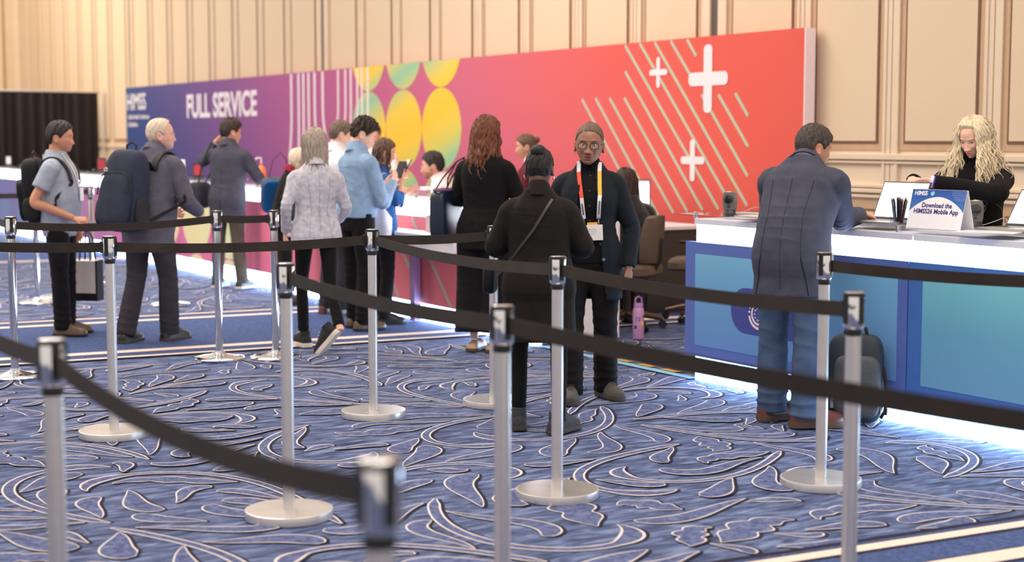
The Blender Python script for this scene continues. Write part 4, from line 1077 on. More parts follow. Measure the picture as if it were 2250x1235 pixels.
    # ---- eyes
    if g_('eyes', 1):
        for sg in (-1, 1):
            e = MB(); e.ell((0, 0, 0), (.0118, .0118, .0118), 16); n0 = len(e.f)
            e.ell((0, .0078, 0), (.0066, .0046, .0066), 12, 1)
            yy_ = .0728
            e.build('eye', [EYEW, EYEI], root, M=Mh @ Matrix.Translation((sg * .031, yy_, -.0005)) @ Matrix.Rotation(R(-6), 4, 'X'))
    # ---- lower garment
    bt = g_('bottom')
    if bt:
        b = MB(); lw = bt.get('w', 1.0); endz = bt.get('end', .05)
        for zz in [(.78 + .05 * i) for i in range(7)]: pass
        b.loft([ring(z, .004 if z < 1.0 else .002) for z in (.80, .84, .88, .93, .98, 1.03)])
        for k, sg in (('R', 1), ('L', -1)):
            e_ = an[k] + (an[k] - kn[k]).normalized() * s * (.085 - endz) if not bt.get('endv') else an[k]
            rr = bt.get('r', (.100, .096, .082, .066, .064, .062))
            limb(b, [hip[k] + V((0, 0, .04)), hip[k] + V((0, 0, -.03)), hip[k].lerp(kn[k], .5), kn[k], kn[k].lerp(e_, .5), e_], [r * s * (lw ** (.3 + .14 * i)) * (wf ** .5) for i, r in enumerate(rr)], 20)
        zs = []
        for k in ('R', 'L'):
            zs += [(tuple(kn[k]), .12, 1.0, (4, 10, 42)), (tuple(an[k] + V((0, 0, .05))), .11, bt.get('stack', 1.2), (6, 4, 60)), (tuple(hip[k]), .12, .6, (30, 10, 30))]
        remesh(b, g_('vox2', .009), bt.get('name', 'trousers'), bt['m'], root, smooth=bt.get('sm', 4), disp=folds(spec['seed'], bt.get('amp', .006), zs, .35))
    # ---- shoes
    sp = g_('shoes')
    if sp:
        for k, sg in (('R', 1), ('L', -1)):
            if bt is not None and g_('noshoe'): continue
            a = an[k]; yw = R(g_('fy' + k, -sg * 7)); pt = R(g_('fp' + k, 0))
            gz = max(0, g_('fz' + k, 0)) * s
            shoe(root, (a.x, a.y, gz), yw, pt, sp[0], sp[1], L=sp[3] if len(sp) > 3 else .275 * s, W=.048 * s, kind=sp[2], sole_h=sp[4] if len(sp) > 4 else .022)
    # ---- upper garments
    tops = {}
    for gi, tp in enumerate(g_('tops', [])):
        b = MB(); ex = tp.get('ex', .012); hem = tp['hem']; fl = tp.get('flare', .0)
        zz = []; z = hem
        while z < 1.40: zz.append(z); z += .05
        zz += [1.40, 1.425, 1.445, 1.46]
        rings = []
        for z in zz:
            ft = 1 + fl * max(0, 1.0 - z); exz = ex + tp.get('drape', 0) * math.exp(-((z - 1.06) / .12) ** 2)
            if z < .80:
                a, bq, y0 = lerp_tab(tab, .80); rings.append(ring(.80, exz, fl=ft)); dzz = (z - .80) * s
                rings[-1] = [p + Vector((0, 0, dzz)) for p in rings[-1]]
            else: rings.append(ring(z, exz if z < 1.36 else exz * .8, fl=ft))
        b.loft(rings)
        sl = tp.get('sleeve', 'long'); slw = tp.get('sw', 1.0)
        for k, sg in (('R', 1), ('L', -1)):
            r0 = [.056, .059, .058, .054, .050, .042, .036]
            j = [bend((sg * .06, -.012, 1.348)), sh[k] + V((0, 0, -.004)), sh[k].lerp(el[k], .3), sh[k].lerp(el[k], .68), el[k], el[k].lerp(wr[k], .5), wr[k] - (wr[k] - el[k]).normalized() * .01]
            if sl == 'short': j = j[:3] + [sh[k].lerp(el[k], .62)]; r0 = [.058, .066, .068, .066]
            if sl == 'elbow': j = j[:5] + [el[k].lerp(wr[k], .45)]; r0 = r0[:5] + [.046]
            if sl == 'none': continue
            limb(b, j, [r * s * slw * (wf ** .4) * (.92 if fem else 1) + (ex - .012) * .5 for r in r0], 20)
        zs = []
        for k, sg in (('R', 1), ('L', -1)):
            zs += [(tuple(el[k]), .085, 1.3, tuple((wr[k] - sh[k]).normalized() * 75)), (tuple(bend((sg * .14, 0, 1.28))), .09, .8, (40, 10, 40)), (tuple(wr[k]), .05, .9, tuple((wr[k] - el[k]).normalized() * 90))]
        zs += [(tuple(bend((0, -.1, 1.08))), .16, tp.get('wst', .7), (6, 4, 46)), (tuple(bend((0, -.1, .9))), .16, .4, (34, 4, 12))]
        o, c2 = remesh(b, tp.get('vox', .008), tp.get('name', 'top'), tp['m'], root, smooth=tp.get('smooth', 3), disp=folds(spec['seed'] + 5 + gi, tp.get('amp', .005), zs, tp.get('fb', .35)))
        if tp.get('label'): o['label'] = tp['label']
        if tp.get('open'):
            a0, a1 = tp['open']; Zt = 1.40 * s; Zb = hem * s
            cut(o, lambda X, Y, Z: (Y > (.02 + math.sin(lean) * 0)) & (np.abs(X - tp.get('ox', 0)) < (a0 + (a1 - a0) * np.clip((Z - Zb) / (Zt - Zb), 0, 1)) * s) & (Z < 1.5 * s))
        if tp.get('vee'):
            cut(o, lambda X, Y, Z: (Y > .0) & (np.abs(X) < (Z - tp['vee'] * s) * .45))
        tops[tp.get('name', 'top')] = o
        col = tp.get('collar')
        if col:
            b = MB(); c0 = neck0.lerp(nb, .34); up = (nb - neck0).normalized(); fy_ = Vector((math.sin(R(g_('hyaw', 0)) * .3), 1, 0)); fy_ = (fy_ - up * fy_.dot(up)).normalized(); q = Matrix((fy_.cross(up), fy_, up)).transposed(); rr = []
            hgt, r0_, thk, gap = col
            nseg = 40; a0_ = gap; vs = []
            prof = [(r0_ - .004, -.045), (r0_ - .002, hgt), (r0_ + .001, hgt + .004), (r0_ + .010 + thk, hgt * .45), (r0_ + .022 + thk, -.045)]
            rings = []
            for j in range(nseg + 1):
                a = PI / 2 + a0_ + (2 * PI - 2 * a0_) * j / nseg
                rings.append([c0 + q @ (Vector((pr * math.cos(a), pr * math.sin(a) * 1.05, ph)) * s) + Vector((0, .012, 0)) * math.sin(a) for pr, ph in prof])
            b.loft(rings); cl_ = b.build('collar', tp.get('cm', tp['m']), root)
            if tp.get('clabel'): cl_['label'] = tp['clabel']
    # ---- hair
    hr = g_('hair')
    if hr:
        m = hr['m']; hb = hair_cap(Mh, hr.get('th', .014), hi or hr.get('hi', 0), hr.get('noise', .004), spec['seed'], hr.get('top', 0), hr.get('part'), **hr.get('line', {}))
        for L_ in hr.get('locks', []): locks(hb, Mh, Mg, **L_)
        for (c_, r_, nn) in hr.get('blobs', []):
            rs = random.Random(5); pts = []
            hb.ell(Mh @ Vector(c_), (r_[0] * hs, r_[1] * hs, r_[2] * hs), 20, M=Matrix.Rotation(-R(g_('hyaw', 0)), 3, 'Z'))
        ho = hb.build('hair', m, root, angle=80)
        if hr.get('label'): ho['label'] = hr['label']
    if g_('glasses'):
        gm = g_('glasses'); b = MB()
        for sg in (-1, 1):
            pts = [(sg * .0335 + .0235 * math.copysign(abs(math.cos(a)) ** .7, math.cos(a)), .1035 - .006 * abs(math.cos(a)) * (1 if math.cos(a) * sg > 0 else .2), -.006 + .0175 * math.copysign(abs(math.sin(a)) ** .75, math.sin(a))) for a in [2 * PI * k / 28 for k in range(29)]]
            b.tube([Mh @ Vector(p) for p in pts], .0017 * gm[1] * hs, 6)
            b.tube([Mh @ Vector(p) for p in [(sg * .057, .098, .002), (sg * .074, .070, .004), (sg * .0785, .0, .004), (sg * .079, -.02, -.008)]], .0016 * gm[1] * hs, 6)
        b.tube([Mh @ Vector(p) for p in [(-.011, .105, -.001), (0, .108, .002), (.011, .105, -.001)]], .0018 * gm[1] * hs, 6)
        go = b.build('glasses', gm[0], root)
        for sg in (-1, 1):
            b = MB(); ps = [Mh @ Vector((sg * .0335 + .0225 * math.copysign(abs(math.cos(a)) ** .7, math.cos(a)), .1025, -.006 + .0165 * math.copysign(abs(math.sin(a)) ** .75, math.sin(a)))) for a in [2 * PI * k / 24 for k in range(24)]]
            pn_ = (Mh.to_3x3() @ Vector((0, 1, 0))).normalized() * .0008
            b.loft([ps, [p + pn_ for p in ps]]); b.build('lens', LENSM, go, smooth=False)
    return dict(root=root, Mh=Mh, bend=bend, sh=sh, el=el, wr=wr, s=s, tops=tops, body=body, neck0=neck0, nb=nb, an=an, hip=hip, kn=kn)
def world_mx(P): 
    r = P['root']; return Matrix.Translation(r.location) @ r.rotation_euler.to_matrix().to_4x4()
def bvh_of(objs):
    vs, fs = [], []
    for o in objs:
        n0 = len(vs); vs += [v.co.copy() for v in o.data.vertices]; fs += [tuple(i + n0 for i in p.vertices) for p in o.data.polygons]
    return BVHTree.FromPolygons(vs, fs)
def drape_pts(bv, xz, side=1, off=.006, n=14):
    """drop a polyline given in (x,z) onto the cloth from the front (side=1) or back (-1)"""
    P = []
    for i in range(len(xz) - 1):
        for k in range(n): t = k / n; P.append((xz[i][0] * (1 - t) + xz[i + 1][0] * t, xz[i][1] * (1 - t) + xz[i + 1][1] * t))
    P.append(xz[-1]); out = []; last = None
    for x, z in P:
        h = bv.ray_cast(Vector((x, side * 1.0, z)), Vector((0, -side, 0)))
        if h[0] is None and last is None: continue
        y = h[0].y + side * off if h[0] is not None else last
        last = y; out.append(Vector((x, y, z)))
    return out
def strap(parent, bv, xz, w_, m, name='strap', side=1, off=.006, th=.0025, smooth=2):
    pts = drape_pts(bv, xz, side, off)
    for _ in range(smooth): pts = [pts[0]] + [(pts[i - 1] + pts[i] * 2 + pts[i + 1]) / 4 for i in range(1, len(pts) - 1)] + [pts[-1]]
    sides = []
    for i, p in enumerate(pts):
        t = pts[min(i + 1, len(pts) - 1)] - pts[max(i - 1, 0)]; a = Vector((0, side, 0)).cross(t); sides.append(a.normalized() if a.length > 1e-6 else Vector((1, 0, 0)))
    b = MB(); b.strip(pts, sides, w_, th); return b.build(name, m, parent)
def rounded(mb, c, d, M=None, pw=4, n=24, m=14, mi=0, taper=0, yb=0):
    """super-ellipsoid block: soft bag shapes"""
    rings = []; sg = lambda v, e: math.copysign(abs(v) ** e, v)
    for i in range(1, m):
        a = -PI / 2 + PI * i / m; zz = sg(math.sin(a), 2 / pw); cr_ = abs(math.cos(a)) ** (2 / pw)
        r = []
        for j in range(n):
            t = 2 * PI * j / n; x = sg(math.cos(t), 2 / pw) * cr_; y = sg(math.sin(t), 2 / pw) * cr_
            f = 1 - taper * (zz * .5 + .5)
            p = Vector((x * d[0] / 2 * f, y * d[1] / 2 * (f if yb == 0 else 1) , zz * d[2] / 2))
            r.append((M @ p if M else p) + Vector(c))
        rings.append(r)
    mb.loft(rings, mi)

# ------------------------------------------------------------------ cloth, skin, hair materials
def cloth(n, c, **k):
    a = dict(rough=.85, var=.14, vscale=14, bump=.25, bscale=260, spec=.18, sheen=.02); a.update(k); return mat(n, c, **a)
TEE = cloth('heather_grey_tshirt', S(164, 172, 190)); BLK = cloth('black_cloth', S(22, 20, 21), var=.2); BLK2 = cloth('black_suiting', S(20, 18, 21), var=.2)
JEANB = cloth('black_denim', S(24, 22, 26), var=.25); GREYBL = cloth('slate_grey_jacket', S(92, 90, 104)); CHAR = cloth('charcoal_trousers', S(56, 52, 60))
DSUIT = cloth('dark_grey_suit', S(66, 66, 78)); OLIVE = cloth('olive_trousers', S(88, 80, 70)); NAVYB = cloth('navy_blazer', S(72, 74, 90), bump=.15)
LBLUE = cloth('light_blue_shirt', S(136, 164, 196)); WSHIRT = cloth('white_shirt', S(226, 226, 234), var=.03); PSHIRT = cloth('pale_pink_shirt', S(238, 220, 222), var=.03)
MAROON = cloth('maroon_cardigan', S(96, 34, 48)); DTEAL = cloth('black_teal_knit', S(28, 33, 40), bump=.4, bscale=420); BLKKN = cloth('soft_black_knit', S(38, 32, 34), bump=.6, bscale=90, sheen=.5)
TUNIC = cloth('black_brown_tunic', S(32, 28, 26), bump=.35, bscale=500)
BLUES = cloth('royal_blue_top', S(46, 92, 150)); REDC = cloth('dark_red_collar', S(130, 30, 50))
def denim():
    m = mat('blue_denim', S(74, 92, 122), .85, var=.35, vscale=6, bump=.35, bscale=420, spec=.2); return m
DENIM = denim()
def patt():
    m = cloth('pale_grey_patterned_shirt', S(196, 194, 204), var=.22, vscale=34); return m
PATT = patt()
SHB = mat('black_shoe_leather', S(34, 30, 30), .35, var=.1); SHG = mat('grey_trainer', S(82, 76, 72), .8, var=.15, bump=.3, bscale=200); SHD = mat('dark_trainer_knit', S(54, 54, 60), .8, var=.2)
SHBR = mat('brown_leather_shoe', S(96, 74, 58), .4, var=.12); SHRB = mat('oxblood_leather', S(96, 48, 42), .35, var=.1); SHT = mat('tan_loafer', S(206, 172, 140), .45, var=.05); SHK = mat('black_sneaker_knit', S(32, 30, 34), .8)
SOW = mat('white_sole', S(226, 214, 200), .6, var=.04); SOB = mat('black_sole', S(30, 26, 24), .7, var=.1); SOT = mat('brown_sole', S(92, 66, 48), .6, var=.1); SOG = mat('grey_sole', S(70, 62, 56), .7, var=.1)
def hairm(n, c, var=.35, rough=.5, st=(90, 90, 12)): return mat(n, c, rough, var=var, vscale=1.4, stretch=st, bump=.5, bscale=2.5, spec=.35)
HBLK = hairm('short_black_hair', S(44, 36, 36), .4); HDK = hairm('dark_brown_hair', S(50, 36, 30), .4); HSALT = hairm('grizzled_black_hair', S(70, 62, 58), .6, st=(140, 140, 40)); HWH = hairm('thinning_white_hair', S(216, 200, 178), .15)
HGREY = hairm('silver_grey_hair', S(168, 152, 140), .4); HBL = hairm('pale_blonde_hair', S(238, 218, 186), .25); HAUB = hairm('auburn_hair', S(112, 66, 46), .5); HBRN = hairm('brown_hair', S(104, 78, 64), .4); HJET = hairm('jet_black_bun_hair', S(36, 31, 34), .5)
HDR = hairm('dark_reddish_hair', S(58, 34, 32), .5); HGRB = hairm('grey_brown_swept_hair', S(112, 90, 78), .4, st=(60, 160, 60)); HSNDY = hairm('greying_brown_hair', S(112, 94, 80), .35)
sk_a = ('tan', S(206, 146, 116)); sk_b = ('pink', S(232, 178, 160)); sk_c = ('deep_brown', S(96, 62, 50)); sk_d = ('warm_brown', S(158, 112, 92)); sk_e = ('fair', S(236, 188, 166)); sk_f = ('olive', S(214, 160, 132))

PEOPLE = {}
def P(key, **k): PEOPLE[key] = person(k); PEOPLE[key]['spec'] = k; return PEOPLE[key]
# 1 man in grey T-shirt, profile to the right
P('tee', label='man in grey T-shirt and black trousers wearing a black backpack, looking down at a phone', x=3.175, y=11.84, H=1.625, phi=90, seed=1, skin=sk_a, w=1.0, belly=.22, chub=.25,
  hyaw=-2, hpitch=4, elR=(.235, -.13, 1.07), wrR=(.20, .16, .945), hdR=(-.1, .95, -.12), pnR=(-.5, 0, -.85), curlR=.5, elL=(-.23, -.02, 1.10), wrL=(-.21, .06, .86),
  bottom=dict(m=JEANB, w=1.12, amp=.010, stack=1.6), tops=[dict(name='tshirt', m=TEE, hem=.79, ex=.016, sleeve='short', sw=1.1, drape=.006, amp=.006, fb=.5, collar=(.010, .056, .0, .0))],
  anR=(.10, .03, .085), anL=(-.10, .01, .085), shoes=(SHBR, SOB, 'shoe'), brow=(.16, .12, .12), lip=(.85, .55, .55), vox=.0055, hair=dict(m=HBLK, th=.015, top=.006, noise=.003, line=dict(front=.066)))
# 2 white-haired man
P('white', label='white-haired bearded man in slate jacket wearing a navy backpack, seen from behind', x=3.63, y=11.13, H=1.665, phi=28, seed=2, skin=sk_b, w=1.12, belly=.2, lean=13, chub=.2,
  hyaw=46, hpitch=-2, elR=(.29, .10, 1.06), wrR=(.22, .32, .97), elL=(-.27, .08, 1.05), wrL=(-.10, .32, .98), curlR=.5, curlL=.5, anR=(.10, .10, .085), knR=(.11, .08, .49), anL=(-.10, -.16, .085), knL=(-.10, -.03, .49),
  bottom=dict(m=CHAR, w=1.15, amp=.008), tops=[dict(name='jacket', m=GREYBL, hem=.72, ex=.026, sw=1.14, flare=.25, amp=.008, collar=(.030, .062, .002, .5))],
  shoes=(SHB, SOG, 'shoe'), beard=(1.0, 1.15, 1.25, .7), brow=(.9, .9, .9), vox=.0055, glasses=(SILV, .8), hair=dict(m=HWH, th=.011, noise=.003, line=dict(front=.085, temple=.05)))
# 3 man in dark suit at the far counter
P('suit', label='man in dark grey suit jacket and olive trousers leaning at the far counter', x=5.60, y=14.67, H=1.69, phi=22, seed=3, skin=sk_f, w=1.02, lean=6,
  hyaw=32, hpitch=6, elL=(-.30, .02, 1.27), wrL=(-.20, .10, 1.46), hdL=(.5, .5, .5), elR=(.30, .12, 1.10), wrR=(.16, .34, 1.12), anR=(.13, .04, .085), anL=(-.17, .06, .085), knL=(-.13, .03, .49),
  bottom=dict(m=OLIVE, w=1.02), tops=[dict(name='suit_jacket', m=DSUIT, hem=.70, ex=.022, sw=1.05, flare=.2, amp=.006, collar=(.030, .060, .002, .6))],
  shoes=(SHB, SOW, 'sneaker'), hair=dict(m=HDK, th=.020, top=.010, noise=.005, line=dict(back=-.06)))
# 4 walking grey-haired woman
P('walk', label='grey-haired woman in pale patterned shirt and black leggings walking away mid-stride', x=4.49, y=10.05, H=1.575, phi=-22, seed=4, skin=sk_e, fem=1, w=1.04,
  hyaw=16, elL=(-.235, -.03, 1.10), wrL=(-.215, .10, .90), elR=(.235, -.02, 1.08), wrR=(.215, .13, .98), curlR=.6, curlL=.5,
  anL=(-.05, .22, .085), knL=(-.075, .16, .50), anR=(.10, -.30, .175), knR=(.095, -.06, .475), fpR=48, fzR=.0, fyL=10, fyR=48, twist=-12,
  bottom=dict(name='leggings', m=BLK, w=.60, end=.125, amp=.003, r=(.100, .098, .084, .070, .070, .072)), tops=[dict(name='shirt', m=PATT, hem=.83, ex=.014, sw=1.0, flare=.1, amp=.006, fb=.5, collar=(.028, .052, .002, .4))],
  shoes=(SHK, SOW, 'sneaker', .255, .032), vox=.006,
  hair=dict(m=HGREY, th=.016, noise=.004, locks=[dict(n=170, length=.33, seed=4, face=60, wave=.004, wf=2, th=.010, vol=.020, spread=.01, lmin=.8)]))
# 5 mostly hidden person with red collar
P('hid', label='person in black with dark red collar, mostly hidden behind the walking woman', x=5.52, y=13.08, H=1.43, phi=75, seed=5, skin=sk_e, fem=1, w=1.06, lean=15,
  elL=(-.27, .02, 1.10), wrL=(-.10, .22, 1.0), bottom=dict(m=BLK, w=1.0), tops=[dict(name='coat', m=BLK, hem=.80, ex=.02, sw=1.1, collar=(.030, .062, .006, .1), cm=REDC, clabel='dark red collar')],
  shoes=(SHB, SOB, 'shoe'), hair=dict(m=HWH, th=.018, noise=.004, locks=[dict(n=60, length=.22, seed=5, face=60, wave=.004, th=.010)]))
# 6 man in white shirt behind the young man
P('wshirt', label='man in white shirt behind the man in light blue, at the counter', x=5.55, y=12.02, H=1.655, phi=42, seed=6, skin=sk_e, w=1.12, belly=.15, lean=5, hyaw=25, hpitch=12,
  elR=(.25, .16, 1.12), wrR=(.08, .36, 1.14), elL=(-.25, .14, 1.10), wrL=(-.06, .34, 1.10), bottom=dict(m=CHAR, w=1.1), tops=[dict(name='shirt', m=WSHIRT, hem=.86, ex=.018, sw=1.15, collar=(.032, .058, .002, .5))],
  shoes=(SHRB, SOT, 'shoe'), hair=dict(m=HSNDY, th=.012, noise=.003))
# 7 young man in light blue
P('young', label='young man in light blue shirt and black trousers holding up a phone', x=5.25, y=10.97, H=1.665, phi=52, seed=7, skin=sk_e, w=.98, lean=3, hyaw=26, hpitch=24, hoff=(0, .015, -.012),
  elR=(.21, .11, 1.02), wrR=(.09, .29, 1.185), elL=(-.20, .12, 1.02), wrL=(-.06, .30, 1.15), hdR=(-.35, .45, .6), hdL=(.35, .5, .5), pnR=(-.8, -.2, .1), pnL=(.8, -.2, .1), curlR=.7, curlL=.7,
  bottom=dict(m=BLK, w=1.12, amp=.008, stack=1.6), tops=[dict(name='shirt', m=LBLUE, hem=.90, ex=.018, sw=1.12, drape=.012, amp=.008, fb=.5, collar=(.032, .056, .002, .5))],
  anR=(.11, -.02, .085), anL=(-.11, .04, .085), shoes=(SHBR, SOB, 'shoe'), brow=(.2, .15, .13), vox=.0055, hair=dict(m=HDK, th=.016, top=.014, noise=.008, line=dict(front=.062, back=-.05)))
# 8 woman with brown hair, phone
P('phone', label='brown-haired woman in royal blue top holding a phone, behind the man in light blue', x=5.61, y=11.24, H=1.5, phi=70, seed=8, skin=sk_f, fem=1, hyaw=10, hpitch=14,
  elR=(.20, .10, 1.10), wrR=(.10, .15, 1.34), elL=(-.20, .10, 1.08), wrL=(-.08, .26, 1.20), hdR=(-.3, .6, .5), curlR=.7, bottom=dict(m=BLK), tops=[dict(name='top', m=BLUES, hem=.82, ex=.014, sleeve='elbow')],
  shoes=(SHB, SOB, 'shoe'), hair=dict(m=HBRN, th=.014, noise=.004, locks=[dict(n=90, length=.30, seed=8, face=55, wave=.008, th=.009, spread=.01)]))
# 9 person behind the far counter
P('pinkp', label='tall person in pale pink shirt behind the far counter, partly hidden', x=7.05, y=14.3, H=1.66, phi=195, seed=9, skin=sk_e, w=1.05, lean=4, hyaw=-12, hpitch=10, sit_hidden=0,
  elL=(-.26, .10, 1.14), wrL=(-.20, .36, 1.12), bottom=dict(m=CHAR), tops=[dict(name='shirt', m=PSHIRT, hem=.85, ex=.02, sw=1.15, collar=(.03, .058, .002, .5))], shoes=(SHB, SOB, 'shoe'), hair=dict(m=HSNDY, th=.014, noise=.004))
# 10 bearded man seated behind the far counter
P('beard', label='bearded man with glasses, white shirt and red lanyard sitting behind the far counter', x=6.98, y=12.57, H=1.72, phi=278, seed=10, skin=sk_f, w=1.08, lean=14, hyaw=-4, hpitch=4, hipz=0.625,
  knR=(.12, .40, .62), knL=(-.12, .40, .62), anR=(.12, .34, .20), anL=(-.12, .34, .20), elR=(.27, .10, .98), wrR=(.10, .34, .99), elL=(-.27, .10, .98), wrL=(-.08, .36, .99),
  bottom=dict(m=CHAR, w=1.0), tops=[dict(name='shirt', m=PSHIRT, hem=.90, ex=.018, sw=1.12, collar=(.032, .058, .002, .5))], beard=(.40, .34, .32, .8), brow=(.25, .2, .2), glasses=(SILV, .8), vox=.0055, hair=dict(m=HBLK, th=.013, top=.010, noise=.004))
st = thing('counter_stool', 'stool under the bearded man behind the far counter', 'stool', (7.02, 12.72, .009))
b = MB(); b.lathe([(.001, .50), (.17, .50), (.18, .52), (.18, .545), (.16, .56), (.001, .56)]); b.build('seat', TAUPE, st)
b = MB(); b.lathe([(.001, 0), (.22, 0), (.22, .015), (.03, .03), (.025, .05), (.025, .50), (.001, .50)]); b.build('pedestal', CHROME, st)
# 11 woman in black suit with auburn hair
P('aub', label='woman in black suit and cropped wide trousers with long auburn hair, back turned', x=5.49, y=9.385, H=1.655, phi=24, seed=11, skin=sk_e, fem=1, w=1.08, hyaw=22, hpitch=4,
  elR=(.245, .06, 1.10), wrR=(.12, .30, 1.10), elL=(-.24, .02, 1.10), wrL=(-.12, .26, 1.08), anR=(.085, -.03, .085), anL=(-.085, -.02, .085),
  bottom=dict(m=BLK2, w=1.5, end=.135, endv=0, amp=.008, r=(.105, .104, .098, .094, .094, .094)), tops=[dict(name='jacket', m=BLK2, hem=.74, ex=.022, sw=1.12, flare=.25, amp=.006, collar=(.026, .054, .002, .6))],
  shoes=(SHT, SOT, 'flat'), hair=dict(m=HAUB, th=.020, noise=.005, locks=[dict(n=190, length=.50, seed=11, face=62, wave=.014, wf=2.2, th=.012, vol=.026, spread=.030, lmin=.7)]))
# 12 woman in maroon
P('maroon', label='woman in maroon cardigan with pinned-up hair behind the far counter', x=7.35, y=11.76, H=1.54, phi=278, seed=12, skin=sk_f, fem=1, hyaw=-5, hpitch=6, lean=3,
  elR=(.22, .06, 1.06), wrR=(.10, .28, 1.08), elL=(-.22, .06, 1.06), wrL=(-.08, .28, 1.08), bottom=dict(m=BLK), shoes=(SHB, SOB, 'shoe'),
  tops=[dict(name='blouse', m=PSHIRT, hem=.85, ex=.008, sleeve='none'), dict(name='cardigan', m=MAROON, hem=.80, ex=.020, sw=1.05, open=(.03, .075))],
  hair=dict(m=HBRN, th=.012, noise=.003, blobs=[((0, -.115, .055), (.036, .034, .036), 0)], locks=[]))
# 13 woman with the bun, back to camera
P('bun', label='woman with black hair bun in long dark tunic and slim trousers, back turned, at centre', x=4.215, y=6.665, H=1.455, phi=6, seed=13, skin=sk_c, fem=1, w=1.12, belly=.14, hyaw=2, hpitch=2, neck=1.25, hs=1.06, hi=1, vox=.0045,
  elR=(.265, .03, 1.10), wrR=(.15, .28, 1.08), elL=(-.270, .03, 1.10), wrL=(-.13, .28, 1.12), anR=(.125, -.08, .085), anL=(-.125, .04, .085), knR=(.12, .0, .49), knL=(-.12, .02, .49), fyR=-28, fyL=8,
  bottom=dict(m=BLK, w=.62, end=.07, amp=.004, r=(.098, .096, .084, .072, .070, .066)), tops=[dict(name='tunic', m=TUNIC, hem=.545, ex=.024, sw=1.18, flare=.22, amp=.005, fb=.5, vox=.007, wst=.5, collar=(.040, .052, .002, .0))],
  shoes=(SHD, SOG, 'sneaker', .255), hair=dict(m=HJET, th=.007, noise=.0018, hi=1, line=dict(front=.062, side=.0, back=-.070), blobs=[((-.002, -.060, .100), (.046, .044, .036), 0)]))
# 14 woman facing us with the lanyard
P('lan', hoff=(0, 0, -.012), label='older woman in glasses and black-teal cardigan wearing a white, red and yellow lanyard badge', x=4.975, y=7.33, H=1.595, phi=188, seed=14, skin=sk_d, fem=1, w=1.04, hi=1, vox=.0031, smb=0, hyaw=-2, hpitch=2, hroll=-3, neck=1.12, hs=1.12, jaw=.72, chub=.10,
  elL=(-.255, -.03, 1.05), wrL=(-.245, .05, .81), hdL=(.12, .05, -1), pnL=(.75, -.5, 0), curlL=.45, elR=(.27, -.04, 1.08), wrR=(.25, .10, .88), anR=(.10, .09, .085), anL=(-.095, -.10, .085), knR=(.10, .06, .49), knL=(-.10, -.01, .49), fyR=6, fyL=34,
  bottom=dict(m=BLK, w=1.22, amp=.010, stack=1.5, end=.035), tops=[dict(name='black_shirt', m=BLK2, hem=.84, ex=.008, sleeve='none', amp=.004, collar=(.026, .050, .001, .22)), dict(name='cardigan', m=DTEAL, hem=.62, ex=.022, sw=1.12, flare=.18, amp=.006, fb=.45, vox=.007, open=(.115, .040), ox=.0)],
  lip=(.70, .42, .42), brow=(.45, .38, .36), shoes=(SHG, SOG, 'sneaker', .26, .028), glasses=(mat('black_spectacle_frame', S(26, 22, 24), .2), 1.25),
  hair=dict(m=HGRB, th=.005, top=.002, noise=.0012, hi=1, part=.034, line=dict(front=.066, temple=.034, side=.004, back=-.06)))
# 15 seated dark-haired woman
P('seat', label='woman with long dark reddish hair in fluffy black cardigan seated at a computer', x=7.12, y=9.93, H=1.62, phi=-12, seed=15, skin=sk_e, fem=1, w=1.08, hipz=.585, lean=9, hpitch=6, hyaw=-8,
  knR=(.11, .44, .50), knL=(-.11, .44, .50), anR=(.11, .42, .085), anL=(-.11, .38, .085), elR=(.24, .16, .84), wrR=(.14, .42, .82), elL=(-.24, .16, .84), wrL=(-.14, .42, .82),
  bottom=dict(m=BLK, w=1.0), shoes=(SHB, SOB, 'shoe'), tops=[dict(name='cardigan', m=BLKKN, hem=.82, ex=.030, sw=1.25, amp=.009, fb=.6)],
  hair=dict(m=HDR, th=.020, noise=.004, locks=[dict(n=150, length=.52, seed=15, face=50, wave=.006, wf=2, th=.012, vol=.022, spread=.014)]))
# 16 man in the navy blazer
P('blazer', label='man in navy blazer and blue jeans leaning on the near counter', x=5.445, y=6.14, H=1.65, phi=34, seed=16, skin=sk_a, w=1.08, belly=.14, lean=22, twist=0, hi=1, vox=.0045, hyaw=32, hpitch=16, hoff=(.0, .02, -.028), neck=1.12,
  elRw=(5.85, 6.20, 1.075), wrRw=(6.08, 6.30, 1.085), hdRw=(.9, .35, -.05), pnRw=(0, 0, -1), curlR=.25, elLw=(5.74, 6.64, 1.07), wrLw=(6.05, 6.72, 1.085), hdLw=(.9, -.3, 0), pnLw=(0, 0, -1),
  anR=(.12, -.06, .085), anL=(-.12, .04, .085), knR=(.12, -.03, .49), knL=(-.11, .03, .49), fyR=-52, fyL=-30,
  bottom=dict(name='jeans', m=DENIM, w=1.32, amp=.010, stack=2.0, end=.05), tops=[dict(name='white_shirt', m=WSHIRT, hem=1.1, ex=.004, sleeve='none', collar=(.040, .055, .001, .4)), dict(name='blazer', m=NAVYB, hem=.70, ex=.026, sw=1.18, flare=.30, amp=.008, fb=.35, vox=.007, wst=.6, collar=(.030, .062, .004, .7))],
  shoes=(SHRB, SOT, 'boot', .285, .034), brow=(.2, .16, .15), hair=dict(m=HSALT, th=.012, top=.004, noise=.0025, hi=1, line=dict(front=.064, back=-.070)))
